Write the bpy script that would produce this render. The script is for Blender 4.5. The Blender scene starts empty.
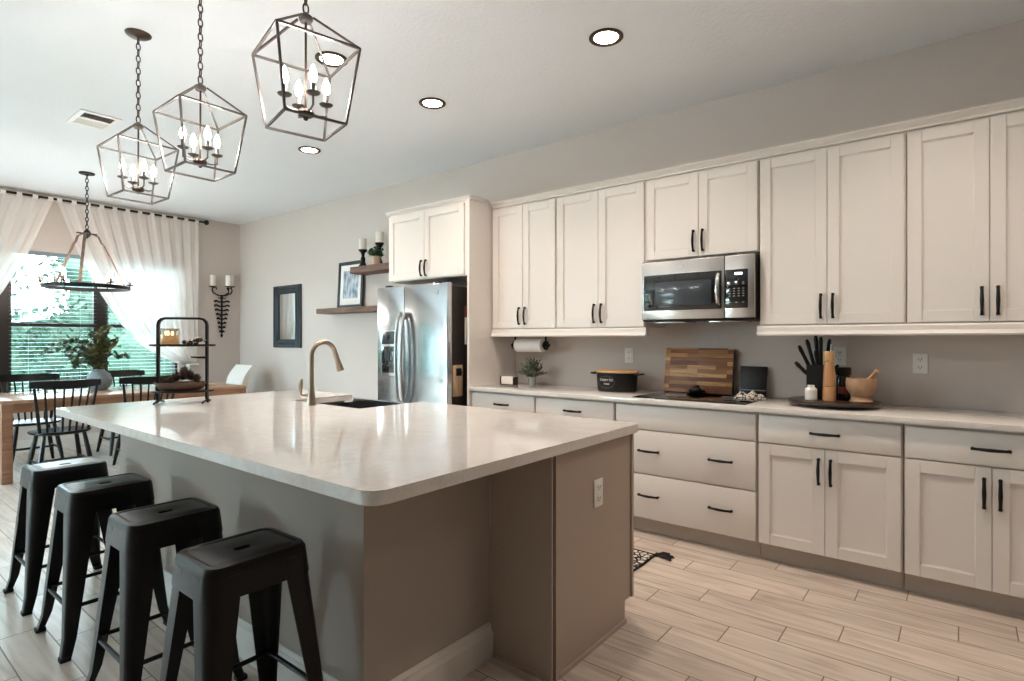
import bpy, bmesh, math, random
from mathutils import Vector, Matrix
random.seed(7)
PI = math.pi
S = bpy.context.scene
COL = S.collection

# ------------------------------------------------------------------ camera
cam = bpy.data.cameras.new('camera')
cam.sensor_width = 36.0
cam.lens = 564.0 / 1024.0 * 36.0
cam.shift_y = -1.0 / 1024.0
cam.clip_start = 0.05
cam.clip_end = 200
camo = bpy.data.objects.new('camera', cam)
COL.objects.link(camo)
camo.location = (0, -4.13, 1.312)
camo.rotation_euler = (PI / 2, 0, math.atan(448.0 / 564.0))
S.camera = camo

# ------------------------------------------------------------------ world, daylight, exposure
S.view_settings.view_transform = 'Standard'
S.view_settings.look = 'None'
S.view_settings.gamma = 1.0
S.view_settings.use_curve_mapping = False
S.view_settings.exposure = 2.03
W = bpy.data.worlds.new('sky')
S.world = W
W.use_nodes = True
bg = W.node_tree.nodes['Background']
bg.inputs['Color'].default_value = (0.73, 0.865, 1.0, 1)
bg.inputs['Strength'].default_value = 10.5
sun = bpy.data.lights.new('sun', 'SUN')
sun.energy = 7.0
sun.angle = 0.02
sun.color = (1.0, 0.97, 0.94)
suno = bpy.data.objects.new('sun', sun)
COL.objects.link(suno)
suno.rotation_euler = Vector((.12, -.50, .85)).to_track_quat('Z', 'Y').to_euler()     # high, from the front, onto the added paving

WX = -8.55                 # inner face of the window wall
WIN = [(-3.66, -2.74), (-2.66, -1.80), (-1.72, -0.86), (-5.60, -4.70), (-6.60, -5.70), (-7.60, -6.70)]
WZ0, WZ1 = 0.58, 2.36
SILL = [WZ0] * 6
CEIL = 3.05
for (y0, y1), WZL in zip(WIN, SILL):         # sampling portals only: they emit nothing, they guide the sky light through the panes
    l = bpy.data.lights.new('window_daylight_guide', 'AREA')
    l.shape = 'RECTANGLE'
    l.size = WZ1 - WZL
    l.size_y = y1 - y0
    l.cycles.is_portal = True
    o = bpy.data.objects.new('window_daylight_guide', l)
    COL.objects.link(o)
    o.location = (WX - 0.16, (y0 + y1) / 2, (WZL + WZ1) / 2)
    o.rotation_euler = (0, -PI / 2, 0)

FILL_DOOR = [(-7.90, -6.20, 0.02, 2.40)]   # unseen glass door in the front wall, added for more daylight inside
for x0, x1, z0, z1 in FILL_DOOR:
    l = bpy.data.lights.new('fill_daylight_guide', 'AREA')
    l.shape = 'RECTANGLE'; l.size = x1 - x0; l.size_y = z1 - z0; l.cycles.is_portal = True
    o = bpy.data.objects.new('fill_daylight_guide', l); COL.objects.link(o)
    o.location = ((x0 + x1) / 2, -8.4 - .16, (z0 + z1) / 2)
    o.rotation_euler = (PI / 2, 0, 0)

LAMP_DISC = 14.0           # recessed can diffusers
LAMP_BULB = 55.0           # candle bulbs
# ------------------------------------------------------------------ materials
def srgb(h):
    if isinstance(h, str):
        h = h.lstrip('#'); h = [int(h[i:i + 2], 16) for i in (0, 2, 4)]
    def f(v):
        v /= 255.0
        return v / 12.92 if v <= 0.04045 else ((v + 0.055) / 1.055) ** 2.4
    return tuple(f(v) for v in h) + (1.0,)

MATS = {}
def mat(name, col, rough=0.5, metal=0.0, spec=0.5, noise=0.0, nscale=8.0, bump=0.0, bscale=60.0, emit=None, es=1.0, trans=0.0, coat=0.0, stretch=None, alpha=1.0):
    m = bpy.data.materials.new(name)
    m.use_nodes = True
    nt = m.node_tree; N = nt.nodes; L = nt.links
    b = N['Principled BSDF']
    c = srgb(col) if not (isinstance(col, tuple) and len(col) == 4) else col
    b.inputs['Base Color'].default_value = c
    b.inputs['Roughness'].default_value = rough
    b.inputs['Metallic'].default_value = metal
    b.inputs['Specular IOR Level'].default_value = spec
    b.inputs['Coat Weight'].default_value = coat
    b.inputs['Transmission Weight'].default_value = trans
    b.inputs['Alpha'].default_value = alpha
    if emit is not None:
        b.inputs['Emission Color'].default_value = srgb(emit)
        b.inputs['Emission Strength'].default_value = es
    tc = N.new('ShaderNodeTexCoord')
    mp = N.new('ShaderNodeMapping')
    L.new(tc.outputs['Object'], mp.inputs['Vector'])
    if stretch: mp.inputs['Scale'].default_value = stretch
    nz = N.new('ShaderNodeTexNoise')
    nz.inputs['Scale'].default_value = nscale
    nz.inputs['Detail'].default_value = 4
    L.new(mp.outputs['Vector'], nz.inputs['Vector'])
    mx = N.new('ShaderNodeMix'); mx.data_type = 'RGBA'
    L.new(nz.outputs['Fac'], mx.inputs['Factor'])
    mx.inputs['A'].default_value = tuple(v * (1 - noise) for v in c[:3]) + (1,)
    mx.inputs['B'].default_value = tuple(min(1, v * (1 + noise)) for v in c[:3]) + (1,)
    L.new(mx.outputs['Result'], b.inputs['Base Color'])
    if bump:
        n2 = N.new('ShaderNodeTexNoise'); n2.inputs['Scale'].default_value = bscale
        L.new(mp.outputs['Vector'], n2.inputs['Vector'])
        bp = N.new('ShaderNodeBump'); bp.inputs['Strength'].default_value = bump
        bp.inputs['Distance'].default_value = 0.01
        L.new(n2.outputs['Fac'], bp.inputs['Height'])
        L.new(bp.outputs['Normal'], b.inputs['Normal'])
    MATS[name] = m
    return m

M = {}
M['wall'] = mat('greige_wall_paint', '#cfc5be', 0.85, noise=0.02, nscale=2, bump=0.08, bscale=140)
M['ceil'] = mat('white_ceiling_paint', '#eceff2', 0.9, noise=0.015, nscale=3, bump=0.25, bscale=45)
M['cab'] = mat('white_cabinet_paint', '#e6e0da', 0.38, noise=0.01, nscale=3)
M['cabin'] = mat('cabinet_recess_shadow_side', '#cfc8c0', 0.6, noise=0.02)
M['toe'] = mat('shaded_greige_toe_kick', '#c2b8ae', 0.6, noise=0.03)  # greige paint, darkened for the shade under the cabinet fronts
M['trimw'] = mat('white_trim_paint', '#ded8d1', 0.45, noise=0.01)
M['island'] = mat('taupe_island_paint', '#b1a194', 0.5, noise=0.02)
M['knee'] = mat('greige_island_wall_paint', '#b0a49a', 0.75, noise=0.02, bump=0.05, bscale=140)
M['black'] = mat('satin_black_metal', '#17171a', 0.28, metal=0.6, noise=0.15, nscale=12)
M['stool'] = mat('black_powder_coated_steel', '#070607', 0.36, metal=0.0, noise=0.2, nscale=9, spec=0.32)
M['iron'] = mat('black_wrought_iron', '#141313', 0.55, metal=0.4, noise=0.25, nscale=30)
M['handle'] = mat('black_pull_metal', '#15120f', 0.4, metal=0.5, noise=0.2, nscale=30)
M['bronze'] = mat('weathered_bronze', '#4a3d35', 0.42, metal=0.75, noise=0.25, nscale=30)
M['bronze2'] = mat('brushed_grey_bronze', '#5f5955', 0.4, metal=0.6, noise=0.2, nscale=30)
M['steel'] = mat('stainless_steel', '#c4c6c9', 0.16, metal=1.0, noise=0.04, nscale=3, stretch=(60, 60, 0.6), bump=0.03, bscale=2)
M['steelb'] = mat('brushed_steel', '#c9c5c1', 0.24, metal=1.0, noise=0.05, nscale=4, stretch=(0.6, 40, 60))
M['nickel'] = mat('warm_brushed_nickel', '#b0a291', 0.28, metal=1.0, noise=0.04, nscale=20)
M['fside'] = mat('dark_fridge_side', '#2c2825', 0.5, metal=0.2, noise=0.1)
M['bglass'] = mat('black_glass', '#08090b', 0.06, spec=0.6, coat=0.5)
M['bplast'] = mat('black_plastic', '#0a0a0b', 0.4, noise=0.1, spec=0.35)
M['dark'] = mat('dark_rubber', '#0c0c0c', 0.7, noise=0.1)
M['gscreen'] = mat('microwave_window_mesh', '#3b4147', 0.15, spec=0.5, noise=0.08, nscale=200)
M['grey'] = mat('grey_print', '#8d8f92', 0.5)
M['white'] = mat('white_plastic', '#e9e6e1', 0.35)
M['paper'] = mat('white_paper', '#f0ece6', 0.8, noise=0.02, nscale=30, bump=0.2, bscale=80)
M['cream'] = mat('cream_candle_wax', '#ece6da', 0.5, noise=0.03, nscale=10)
M['chairb'] = mat('black_painted_wood', '#08090b', 0.3, noise=0.15, nscale=14, spec=0.4)
M['linen'] = mat('white_linen', '#ece9e4', 0.85, noise=0.03, nscale=50, bump=0.2, bscale=300)
M['ceramic'] = mat('blue_grey_ceramic', '#78838a', 0.45, noise=0.45, nscale=45, bump=0.5, bscale=60)
M['leaf'] = mat('eucalyptus_leaf', '#4c5a45', 0.55, noise=0.45, nscale=14)
M['leaf2'] = mat('olive_leaf', '#6a6a3e', 0.55, noise=0.5, nscale=14)
M['leafg'] = mat('sage_herb_leaf', '#6f7d68', 0.6, noise=0.35, nscale=20)
M['leafd'] = mat('deep_green_leaf', '#3f5a38', 0.5, noise=0.35, nscale=20)
M['succ'] = mat('brown_succulent_leaf', '#5d4a3d', 0.6, noise=0.4, nscale=25)
M['stem'] = mat('twig_bark', '#5a4a3a', 0.8, noise=0.2)
M['tree'] = mat('garden_foliage', (.015, .032, .019, 1), 0.7, spec=.15, noise=0.6, nscale=1.6)
M['tree2'] = mat('garden_foliage_light', (.034, .060, .036, 1), 0.7, spec=.15, noise=0.45, nscale=1.3)
M['bark'] = mat('tree_bark', '#5c4f45', 0.9, noise=0.3)
M['grass'] = mat('lawn', (.06, .09, .05, 1), 0.9, noise=0.3, nscale=3)
M['winf'] = mat('dark_bronze_window_frame', '#26211f', 0.4, metal=0.3, noise=0.1)
M['blind'] = mat('pale_blue_grey_blind_slat', '#7f9099', 0.5)
M['zinc'] = mat('galvanised_zinc', '#9a9d9b', 0.4, metal=0.7, noise=0.2, nscale=20)
M['stoneware'] = mat('marbled_wood_mortar', '#b08b6c', 0.45, noise=0.4, nscale=22)
M['pinkpot'] = mat('pale_clay_pot', '#c2a793', 0.7, noise=0.15, nscale=20)
M['navy'] = mat('charcoal_blue_frame', '#27313a', 0.5, noise=0.25, nscale=18, bump=0.2)
M['red'] = mat('dull_red_label', '#7c3a38', 0.6)
M['mirror'] = mat('mirror_silver', '#eef3f3', 0.02, metal=1.0)
M['lens'] = mat('lit_frosted_lens', '#fff6ea', 0.5, emit='#ffe6cf', es=LAMP_DISC)
M['bulb'] = mat('lit_candle_bulb', '#fff1dd', 0.3, emit='#fffaf6', es=LAMP_BULB)
M['bulb2'] = mat('lit_dining_bulb', '#fff1dd', 0.3, emit='#fff0e2', es=LAMP_BULB * 1.6)
M['flame'] = mat('small_candle_flame', '#ffd8a0', 0.4, emit='#ffb45c', es=14)
M['waxlit'] = mat('amber_candle_wax', '#e0c39c', 0.4, noise=0.1, emit='#e0a860', es=0.10)

def wood(name, c1, c2, rough=0.45, axis=0, scale=4.0, dens=10.0):
    m = bpy.data.materials.new(name); m.use_nodes = True
    nt = m.node_tree; N = nt.nodes; L = nt.links; b = N['Principled BSDF']
    tc = N.new('ShaderNodeTexCoord'); mp = N.new('ShaderNodeMapping')
    sc = [dens, dens, dens]; sc[axis] = 1.0
    mp.inputs['Scale'].default_value = sc
    L.new(tc.outputs['Object'], mp.inputs['Vector'])
    nz = N.new('ShaderNodeTexNoise'); nz.inputs['Scale'].default_value = scale; nz.inputs['Detail'].default_value = 6
    nz.inputs['Distortion'].default_value = 0.6
    L.new(mp.outputs['Vector'], nz.inputs['Vector'])
    cr = N.new('ShaderNodeValToRGB')
    cr.color_ramp.elements[0].position = 0.3; cr.color_ramp.elements[0].color = srgb(c1)
    cr.color_ramp.elements[1].position = 0.7; cr.color_ramp.elements[1].color = srgb(c2)
    L.new(nz.outputs['Fac'], cr.inputs['Fac']); L.new(cr.outputs['Color'], b.inputs['Base Color'])
    b.inputs['Roughness'].default_value = rough
    return m
M['tablew'] = wood('honey_table_wood', '#8a634b', '#a88165', 0.35, axis=1, scale=3)
M['tabletop'] = wood('sheen_paled_table_wood', '#a98467', '#c4a084', 0.22, axis=1, scale=3)  # table wood made paler to carry the whitish reflection on top
M['shelfw'] = wood('rustic_shelf_wood', '#54423a', '#85695a', 0.7, axis=0, scale=4)
M['bowlw'] = wood('brown_dough_bowl_wood', '#5a4032', '#7f5f4c', 0.6, axis=0, scale=4)
M['millw'] = wood('light_oak_mill', '#a9764a', '#c99a6c', 0.4, axis=2, scale=4)
M['lidw'] = wood('maple_lid_wood', '#b98c5b', '#d8ae7c', 0.45, axis=0, scale=4)
M['darkw'] = wood('dark_stained_wood', '#2a201b', '#46352b', 0.4, axis=0, scale=4)
M['plaquew'] = wood('pale_plaque_wood', '#a58a6d', '#c8ad8e', 0.6, axis=2, scale=4)

def planks():
    m = bpy.data.materials.new('wood_look_plank_tile'); m.use_nodes = True
    nt = m.node_tree; N = nt.nodes; L = nt.links; b = N['Principled BSDF']
    def mth(op, a, bb=None):
        n = N.new('ShaderNodeMath'); n.operation = op
        for i, v in enumerate((a, bb)):
            if v is None: continue
            if isinstance(v, (int, float)): n.inputs[i].default_value = v
            else: L.new(v, n.inputs[i])
        return n.outputs[0]
    tc = N.new('ShaderNodeTexCoord'); sp = N.new('ShaderNodeSeparateXYZ')
    L.new(tc.outputs['Object'], sp.inputs[0])
    X, Y = sp.outputs[0], sp.outputs[1]
    PW, PL = 0.1625, 0.615
    v = mth('DIVIDE', mth('ADD', Y, 1.33), PW)
    r = mth('FLOOR', v)
    fv = mth('SUBTRACT', v, r)
    u = mth('DIVIDE', mth('SUBTRACT', mth('ADD', X, 0.62), mth('MULTIPLY', mth('ADD', r, 1.0), 0.205)), PL)
    cc = mth('FLOOR', u)
    fu = mth('SUBTRACT', u, cc)
    du = mth('MULTIPLY', mth('MINIMUM', fu, mth('SUBTRACT', 1.0, fu)), PL)
    dv = mth('MULTIPLY', mth('MINIMUM', fv, mth('SUBTRACT', 1.0, fv)), PW)
    d = mth('MINIMUM', du, dv)
    ln = N.new('ShaderNodeMapRange'); ln.inputs['From Min'].default_value = 0.0016; ln.inputs['From Max'].default_value = 0.0034
    L.new(d, ln.inputs['Value'])
    cb = N.new('ShaderNodeCombineXYZ'); L.new(r, cb.inputs[0]); L.new(cc, cb.inputs[1])
    wn = N.new('ShaderNodeTexWhiteNoise'); wn.noise_dimensions = '3D'; L.new(cb.outputs[0], wn.inputs['Vector'])
    # grain
    gv = N.new('ShaderNodeCombineXYZ')
    L.new(mth('ADD', mth('MULTIPLY', X, 1.6), mth('MULTIPLY', wn.outputs['Value'], 37.0)), gv.inputs[0])
    L.new(mth('MULTIPLY', Y, 16.0), gv.inputs[1]); L.new(mth('MULTIPLY', wn.outputs['Value'], 11.0), gv.inputs[2])
    nz = N.new('ShaderNodeTexNoise'); nz.inputs['Scale'].default_value = 1.4; nz.inputs['Detail'].default_value = 6; nz.inputs['Distortion'].default_value = 0.9
    L.new(gv.outputs[0], nz.inputs['Vector'])
    cr = N.new('ShaderNodeValToRGB')
    e = cr.color_ramp.elements
    e[0].position = 0.25; e[0].color = srgb('#ac9c8e')
    e[1].position = 0.72; e[1].color = srgb('#dccfc3')
    x = e.new(0.48); x.color = srgb('#cbbdb0')
    L.new(nz.outputs['Fac'], cr.inputs['Fac'])
    hs = N.new('ShaderNodeHueSaturation')
    L.new(cr.outputs['Color'], hs.inputs['Color'])
    L.new(mth('ADD', 0.90, mth('MULTIPLY', wn.outputs['Value'], 0.18)), hs.inputs['Value'])
    mx = N.new('ShaderNodeMix'); mx.data_type = 'RGBA'
    L.new(ln.outputs['Result'], mx.inputs['Factor'])
    mx.inputs['A'].default_value = srgb('#75645a')
    L.new(hs.outputs['Color'], mx.inputs['B'])
    L.new(mx.outputs['Result'], b.inputs['Base Color'])
    bp = N.new('ShaderNodeBump'); bp.inputs['Strength'].default_value = 0.5; bp.inputs['Distance'].default_value = 0.002
    L.new(ln.outputs['Result'], bp.inputs['Height']); L.new(bp.outputs['Normal'], b.inputs['Normal'])
    b.inputs['Roughness'].default_value = 0.36
    return m
M['floor'] = planks()

def quartz():
    m = bpy.data.materials.new('veined_white_quartz'); m.use_nodes = True
    nt = m.node_tree; N = nt.nodes; L = nt.links; b = N['Principled BSDF']
    tc = N.new('ShaderNodeTexCoord')
    nz = N.new('ShaderNodeTexNoise'); nz.inputs['Scale'].default_value = 3.5; nz.inputs['Detail'].default_value = 9; nz.inputs['Distortion'].default_value = 1.6
    L.new(tc.outputs['Object'], nz.inputs['Vector'])
    cr = N.new('ShaderNodeValToRGB'); e = cr.color_ramp.elements
    e[0].position = 0.40; e[0].color = srgb('#e2deda')
    e[1].position = 0.60; e[1].color = srgb('#e4e0dc')
    x = e.new(0.50); x.color = srgb('#e0dad4')
    y = e.new(0.53); y.color = srgb('#e5e0db')
    L.new(nz.outputs['Fac'], cr.inputs['Fac'])
    n2 = N.new('ShaderNodeTexNoise'); n2.inputs['Scale'].default_value = 90; n2.inputs['Detail'].default_value = 2
    L.new(tc.outputs['Object'], n2.inputs['Vector'])
    r2 = N.new('ShaderNodeValToRGB'); r2.color_ramp.elements[0].position = 0.30; r2.color_ramp.elements[0].color = (0.86, 0.85, 0.84, 1)
    r2.color_ramp.elements[1].position = 0.42; r2.color_ramp.elements[1].color = (1, 1, 1, 1)
    L.new(n2.outputs['Fac'], r2.inputs['Fac'])
    mx = N.new('ShaderNodeMix'); mx.data_type = 'RGBA'; mx.blend_type = 'MULTIPLY'; mx.inputs['Factor'].default_value = 0.6
    L.new(cr.outputs['Color'], mx.inputs['A']); L.new(r2.outputs['Color'], mx.inputs['B'])
    L.new(mx.outputs['Result'], b.inputs['Base Color'])
    b.inputs['Roughness'].default_value = 0.07
    b.inputs['IOR'].default_value = 1.55
    return m
M['quartz'] = quartz()

def block_wood():
    m = bpy.data.materials.new('acacia_butcher_block'); m.use_nodes = True
    nt = m.node_tree; N = nt.nodes; L = nt.links; b = N['Principled BSDF']
    tc = N.new('ShaderNodeTexCoord'); sp = N.new('ShaderNodeSeparateXYZ'); L.new(tc.outputs['Object'], sp.inputs[0])
    cb = N.new('ShaderNodeCombineXYZ'); L.new(sp.outputs[0], cb.inputs[0]); L.new(sp.outputs[2], cb.inputs[1])
    br = N.new('ShaderNodeTexBrick'); L.new(cb.outputs[0], br.inputs['Vector'])
    br.inputs['Scale'].default_value = 1.0; br.inputs['Brick Width'].default_value = 0.21; br.inputs['Row Height'].default_value = 0.029
    br.inputs['Mortar Size'].default_value = 0.0006; br.offset = 0.37; br.offset_frequency = 3
    br.inputs['Color1'].default_value = (0, 0, 0, 1); br.inputs['Color2'].default_value = (1, 1, 1, 1); br.inputs['Mortar'].default_value = (0.1, 0.1, 0.1, 1)
    cr = N.new('ShaderNodeValToRGB'); cr.color_ramp.interpolation = 'LINEAR'; e = cr.color_ramp.elements
    e[0].position = 0.0; e[0].color = srgb('#6b4128'); e[1].position = 1.0; e[1].color = srgb('#d9b07a')
    x = e.new(0.35); x.color = srgb('#8f5e3a'); y = e.new(0.65); y.color = srgb('#b98450')
    L.new(br.outputs['Color'], cr.inputs['Fac'])
    mp = N.new('ShaderNodeMapping'); mp.inputs['Scale'].default_value = (3, 30, 30); L.new(tc.outputs['Object'], mp.inputs['Vector'])
    nz = N.new('ShaderNodeTexNoise'); nz.inputs['Scale'].default_value = 3; nz.inputs['Detail'].default_value = 5; L.new(mp.outputs['Vector'], nz.inputs['Vector'])
    mx = N.new('ShaderNodeMix'); mx.data_type = 'RGBA'; mx.blend_type = 'OVERLAY'; mx.inputs['Factor'].default_value = 0.7
    L.new(cr.outputs['Color'], mx.inputs['A']); L.new(nz.outputs['Fac'], mx.inputs['B'])
    L.new(mx.outputs['Result'], b.inputs['Base Color']); b.inputs['Roughness'].default_value = 0.45
    return m
M['block'] = block_wood()

def bw_pattern(name, scale, thr=0.5):
    m = bpy.data.materials.new(name); m.use_nodes = True
    nt = m.node_tree; N = nt.nodes; L = nt.links; b = N['Principled BSDF']
    tc = N.new('ShaderNodeTexCoord')
    vo = N.new('ShaderNodeTexVoronoi'); vo.feature = 'DISTANCE_TO_EDGE'; vo.inputs['Scale'].default_value = scale
    L.new(tc.outputs['Object'], vo.inputs['Vector'])
    cr = N.new('ShaderNodeValToRGB'); cr.color_ramp.interpolation = 'CONSTANT'
    cr.color_ramp.elements[0].color = srgb('#1b1918'); cr.color_ramp.elements[1].color = srgb('#d9d0c4'); cr.color_ramp.elements[1].position = thr
    L.new(vo.outputs['Distance'], cr.inputs['Fac']); L.new(cr.outputs['Color'], b.inputs['Base Color'])
    b.inputs['Roughness'].default_value = 0.9
    return m
M['mat'] = bw_pattern('black_white_woven_mat', 28, 0.12)
M['mitt'] = bw_pattern('black_white_printed_cotton', 34, 0.07)

def art():
    m = bpy.data.materials.new('blue_abstract_print'); m.use_nodes = True
    nt = m.node_tree; N = nt.nodes; L = nt.links; b = N['Principled BSDF']
    tc = N.new('ShaderNodeTexCoord'); mp = N.new('ShaderNodeMapping'); mp.inputs['Scale'].default_value = (14, 14, 5)
    L.new(tc.outputs['Object'], mp.inputs['Vector'])
    nz = N.new('ShaderNodeTexNoise'); nz.inputs['Scale'].default_value = 1.6; nz.inputs['Detail'].default_value = 5; L.new(mp.outputs['Vector'], nz.inputs['Vector'])
    cr = N.new('ShaderNodeValToRGB'); e = cr.color_ramp.elements
    e[0].position = 0.35; e[0].color = srgb('#56687a'); e[1].position = 0.62; e[1].color = srgb('#c5d0d8')
    L.new(nz.outputs['Fac'], cr.inputs['Fac']); L.new(cr.outputs['Color'], b.inputs['Base Color'])
    b.inputs['Roughness'].default_value = 0.3
    return m
M['art'] = art()

def sheer():
    m = bpy.data.materials.new('sheer_white_voile'); m.use_nodes = True
    nt = m.node_tree; N = nt.nodes; L = nt.links; N.clear()
    out = N.new('ShaderNodeOutputMaterial')
    di = N.new('ShaderNodeBsdfDiffuse'); di.inputs['Color'].default_value = srgb('#f6efea')
    tl = N.new('ShaderNodeBsdfTranslucent'); tl.inputs['Color'].default_value = srgb('#f4efec')
    tr = N.new('ShaderNodeBsdfTransparent')
    a = N.new('ShaderNodeMixShader'); a.inputs[0].default_value = 0.30
    L.new(di.outputs[0], a.inputs[1]); L.new(tl.outputs[0], a.inputs[2])
    b = N.new('ShaderNodeMixShader'); b.inputs[0].default_value = 0.86
    L.new(tr.outputs[0], b.inputs[1]); L.new(a.outputs[0], b.inputs[2]); L.new(b.outputs[0], out.inputs[0])
    return m
M['sheer'] = sheer()

def pane(name, refl=0.08, tint='#eef6f4'):
    m = bpy.data.materials.new(name); m.use_nodes = True
    nt = m.node_tree; N = nt.nodes; L = nt.links; N.clear()
    out = N.new('ShaderNodeOutputMaterial')
    tr = N.new('ShaderNodeBsdfTransparent'); tr.inputs['Color'].default_value = srgb(tint)
    gl = N.new('ShaderNodeBsdfGlossy'); gl.inputs['Roughness'].default_value = 0.02
    a = N.new('ShaderNodeMixShader'); a.inputs[0].default_value = refl
    L.new(tr.outputs[0], a.inputs[1]); L.new(gl.outputs[0], a.inputs[2]); L.new(a.outputs[0], out.inputs[0])
    return m
M['pane'] = pane('clear_window_glass')
M['jar'] = pane('clear_jar_glass', 0.16, '#f2eee6')

# ------------------------------------------------------------------ mesh builder
class MB:
    def __init__(s): s.bm = bmesh.new()
    def box(s, x0, y0, z0, x1, y1, z1, bev=0.0, seg=2):
        t = bmesh.new()
        v = bmesh.ops.create_cube(t, size=1.0)['verts']
        for p in v:
            p.co = Vector((x0 + (p.co.x + .5) * (x1 - x0), y0 + (p.co.y + .5) * (y1 - y0), z0 + (p.co.z + .5) * (z1 - z0)))
        if bev > 0: bmesh.ops.bevel(t, geom=t.edges[:], offset=bev, segments=seg, affect='EDGES', profile=0.5)
        s.merge(t); return s
    def merge(s, t, mtx=None):
        me = bpy.data.meshes.new('tmp')
        if mtx is not None: bmesh.ops.transform(t, matrix=mtx, verts=t.verts[:])
        t.to_mesh(me); t.free(); s.bm.from_mesh(me); bpy.data.meshes.remove(me)
    def add(s, other, mtx=None): s.merge(other.bm, mtx); return s
    def tube(s, pts, r=0.01, n=8, closed=False, caps=True, sq=False):
        pts = [Vector(p) for p in pts]; k = len(pts)
        rs = r if isinstance(r, (list, tuple)) else [r] * k
        rings = []; up = None
        for i, p in enumerate(pts):
            if closed: d = pts[(i + 1) % k] - pts[i - 1]
            else: d = pts[min(i + 1, k - 1)] - pts[max(i - 1, 0)]
            if d.length < 1e-9: d = Vector((0, 0, 1))
            d.normalize()
            if up is None:
                up = Vector((0, 0, 1)) if abs(d.z) < 0.9 else Vector((1, 0, 0))
            sd = d.cross(up)
            if sd.length < 1e-4: sd = d.orthogonal()
            sd.normalize(); up = sd.cross(d).normalized()
            ring = []
            for j in range(n):
                a = 2 * PI * j / n + (PI / 4 if sq else 0)
                ring.append(s.bm.verts.new(p + (sd * math.cos(a) + up * math.sin(a)) * rs[i]))
            rings.append(ring)
        m = k if closed else k - 1
        for i in range(m):
            A, B = rings[i], rings[(i + 1) % k]
            for j in range(n):
                s.bm.faces.new((A[j], A[(j + 1) % n], B[(j + 1) % n], B[j]))
        if caps and not closed:
            s.bm.faces.new(rings[0][::-1]); s.bm.faces.new(rings[-1])
        return s
    def loops(s, loops, cap0=True, cap1=True):
        R = [[s.bm.verts.new(Vector(p)) for p in lp] for lp in loops]
        n = len(R[0])
        for A, B in zip(R, R[1:]):
            for j in range(n):
                s.bm.faces.new((A[j], A[(j + 1) % n], B[(j + 1) % n], B[j]))
        if cap0: s.bm.faces.new(R[0][::-1])
        if cap1: s.bm.faces.new(R[-1])
        return s
    def lathe(s, prof, n=24, c=(0, 0, 0), sx=1.0, sy=1.0):
        lp = [[(c[0] + max(r, 1e-4) * sx * math.cos(2 * PI * j / n), c[1] + max(r, 1e-4) * sy * math.sin(2 * PI * j / n), c[2] + z) for j in range(n)] for r, z in prof]
        return s.loops(lp)
    def prism(s, poly, z0, z1, bev=0.0):
        t = bmesh.new()
        a = [t.verts.new((x, y, z0)) for x, y in poly]; b = [t.verts.new((x, y, z1)) for x, y in poly]
        n = len(poly)
        for j in range(n): t.faces.new((a[j], a[(j + 1) % n], b[(j + 1) % n], b[j]))
        t.faces.new(a[::-1]); t.faces.new(b)
        if bev > 0:
            eg = [e for e in t.edges if abs(e.verts[0].co.z - e.verts[1].co.z) < 1e-6]
            bmesh.ops.bevel(t, geom=eg, offset=bev, segments=2, affect='EDGES')
        s.merge(t); return s
    def quad(s, a, b, c, d):
        s.bm.faces.new([s.bm.verts.new(Vector(p)) for p in (a, b, c, d)]); return s
    def leaf(s, p, d, up, L, w):
        p = Vector(p); d = Vector(d).normalized(); sd = d.cross(Vector(up))
        if sd.length < 1e-3: sd = d.orthogonal()
        sd.normalize(); nn = sd.cross(d)
        v = [p, p + d * L * .3 + sd * w * .5 + nn * w * .15, p + d * L * .7 + sd * w * .42 + nn * w * .12, p + d * L, p + d * L * .7 - sd * w * .42 + nn * w * .12, p + d * L * .3 - sd * w * .5 + nn * w * .15, p + d * L * .5]
        V = [s.bm.verts.new(x) for x in v]
        for i in range(6): s.bm.faces.new((V[i], V[(i + 1) % 6], V[6]))
        return s
    def ball(s, c, r, sx=1, sy=1, sz=1, sub=2):
        t = bmesh.new(); bmesh.ops.create_icosphere(t, subdivisions=sub, radius=r)
        s.merge(t, Matrix.Translation(Vector(c)) @ Matrix.Diagonal((sx, sy, sz, 1))); return s
    def build(s, name, m, parent=None, loc=None, smooth=True, ang=35):
        bmesh.ops.recalc_face_normals(s.bm, faces=s.bm.faces[:])
        me = bpy.data.meshes.new(name); s.bm.to_mesh(me); s.bm.free()
        if smooth:
            me.polygons.foreach_set('use_smooth', [True] * len(me.polygons))
            me.set_sharp_from_angle(angle=math.radians(ang))
        me.materials.append(m)
        o = bpy.data.objects.new(name, me); COL.objects.link(o)
        if parent is not None: o.parent = parent
        if loc is not None: o.location = loc
        return o

def thing(name, loc, label, cat, group=None, rotz=0.0):
    o = bpy.data.objects.new(name, None); COL.objects.link(o)
    o.empty_display_size = 0.1; o.location = loc; o.rotation_euler = (0, 0, rotz)
    return tag(o, label, cat, group)
def tag(o, label, cat, group=None, kind=None):
    o['label'] = label; o['category'] = cat
    if group: o['group'] = group
    if kind: o['kind'] = kind
    return o
def struct(name, mb, m, smooth=False):
    o = mb.build(name, m, smooth=smooth); o['kind'] = 'structure'; return o
def copy_tree(o, parent=None):
    c = o.copy(); COL.objects.link(c); c.parent = parent
    for ch in list(o.children): copy_tree(ch, c)
    return c
def again(o, loc, label, rotz=None):
    c = copy_tree(o); c.location = loc
    if rotz is not None: c.rotation_euler = (0, 0, rotz)
    c['label'] = label; return c
def rrect(hx, hy, r, z, n=6, cx=0, cy=0):
    P = []
    for q, (sx, sy) in enumerate(((1, 1), (-1, 1), (-1, -1), (1, -1))):
        for i in range(n):
            a = PI / 2 * q + PI / 2 * i / (n - 1)
            P.append((cx + sx * (hx - r) + r * math.cos(a), cy + sy * (hy - r) + r * math.sin(a), z))
    return P
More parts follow.
